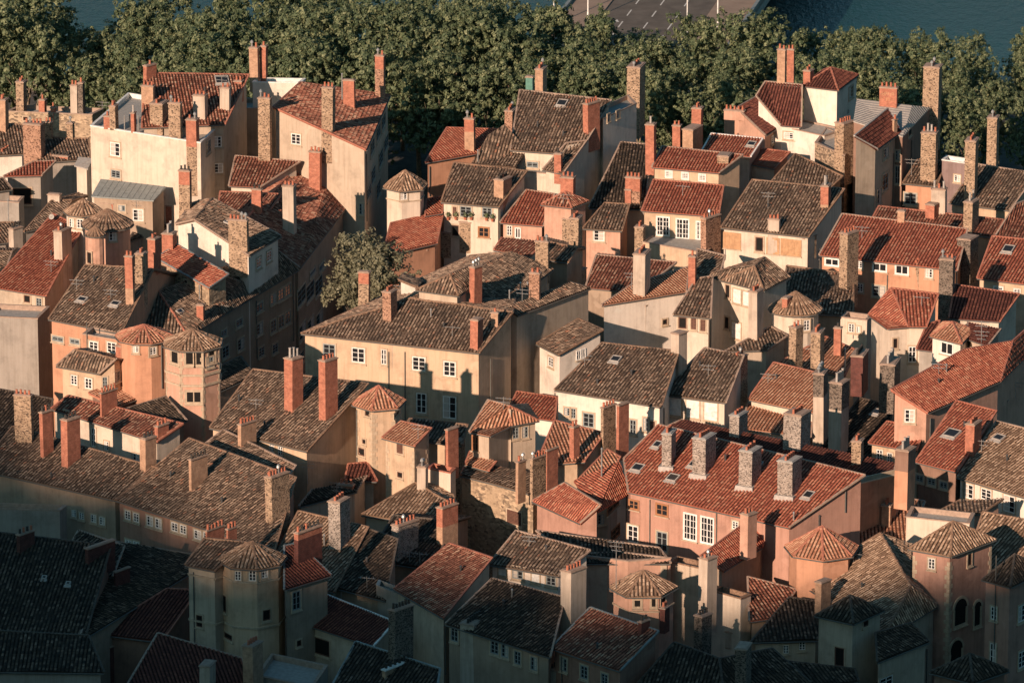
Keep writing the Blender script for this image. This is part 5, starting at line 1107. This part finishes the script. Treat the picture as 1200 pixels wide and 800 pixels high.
for row, (yy, step, off) in enumerate([(650, 56, 0), (664, 60, 31), (638, 60, 20), (628, 64, 5)]):
    px = -45 + off
    while px < 1260:
        if row == 3 and px < 150: px += 30; continue
        pj = px + rnd.uniform(-10, 10); y_ = yy + rnd.uniform(-1.5, 1.5)
        ty = topy(pj) + (0, -2, 26, 62)[row] + rnd.uniform(-14, 16)
        d = ray(pj, ty); top = CAM + d * (y_ / d.y)
        tz = max(10, min(24, top.z))
        mk = next(m_[1] for m_ in marks if pj <= m_[0]); key = (row, mk); cnt[key] = cnt.get(key, 0) + 1
        rn = ('plane tree in second quay row', 'tall plane tree nearest river', 'plane tree on town side', 'low plane tree nearest roofs')[row]
        tree(top.x, y_, tz, rn + ', ' + mk + ('' if cnt[key] == 1 else ', next rightward'), i); i += 1
        px += step * rnd.uniform(.85, 1.15)
sc_m = crown_mesh('crown', 3.9, 3.7, 3.5, 40, 12000, .16, 'silver_leaf', 42)
P = at(428, 268, 17.6)
root = empty('street_tree', (P.x, P.y - 1, 0)); tag(root, 'round silvery-green tree standing in the street among the houses', 'tree')
o = bpy.data.objects.new('trunk', TR[1]); COL.objects.link(o); o.parent = root; o.scale = (.7, .7, .75)
o = bpy.data.objects.new('crown', sc_m); COL.objects.link(o); o.parent = root; o.location = (0, 0, 13.6); o.scale = (1.12, 1.12, 1.08)
# ---------------------------------------------------------------- unseen hill behind and beside the camera, crest shaped to shade the foreground
bl = [(-60, 485), (0, 505), (100, 552), (200, 600), (330, 662), (400, 645), (500, 672), (580, 682), (640, 695), (700, 742), (760, 732), (820, 718), (900, 696), (1000, 680), (1100, 674), (1200, 655), (1300, 645)]  # pixel line where the shade cast by the crest should end
ridge = []
for px, py in bl:
    T = at(px, py, 12.5); t_ = (T.y + 6) / math.sin(R(SUN_AZ))
    ridge.append((T.x - t_ * math.cos(R(SUN_AZ)), 12.5 + t_ * math.tan(R(SUN_EL))))
ridge = [(-900, ridge[0][1] - 12)] + ridge + [(-60, 168), (900, 168)]
def crest(x):
    for (a, b_), (c, d) in zip(ridge, ridge[1:]):
        if a <= x <= c: return b_ + (d - b_) * (x - a) / (c - a)
    return 165
mb = MB(); xs = [-900 + 12 * k for k in range(151)]; ys = [-400, -120, -40, -12, -4, 4, 14, 40, 100, 200, 300, 396]
def hz(x, y):
    c = crest(x) - 5
    if x > -70: c = 165 - 0
    if y <= 4: z = c if y > -40 else c - 4
    else: z = max(0, min(c, 165 - .4125 * y) if y > 14 else 164)
    return z if y < 396 else -.5
for a, c in zip(xs, xs[1:]):
    for e, f in zip(ys, ys[1:]):
        mb.quad([Vector((a, e, hz(a, e))), Vector((c, e, hz(c, e))), Vector((c, f, hz(c, f))), Vector((a, f, hz(a, f)))])
o = mb.build('hill', 'hill_ground'); tag(o, kind='structure')
x = -330; i = 0  # unseen tree row added to give the crest's shade a ragged edge
while x < -90:
    c = crest(x)
    root = empty('hill_shade_tree', (x, -6 + rnd.uniform(-3, 3), c - 9)); tag(root, 'unseen dark green tree added on the hill crest to cast shade', 'tree', 'unseen shade trees added on the hill crest')
    k = rnd.uniform(.75, .95)
    o = bpy.data.objects.new('trunk', TR[i % 3]); COL.objects.link(o); o.parent = root; o.scale = (.5, .5, .5)
    o = bpy.data.objects.new('crown', CR[i % 5]); COL.objects.link(o); o.parent = root; o.scale = (k, k, k); o.location = (0, 0, 9 - 6.6 * k + rnd.uniform(-1.5, 1.5)); o.rotation_euler.z = i
    x += rnd.uniform(2.6, 4.2); i += 1
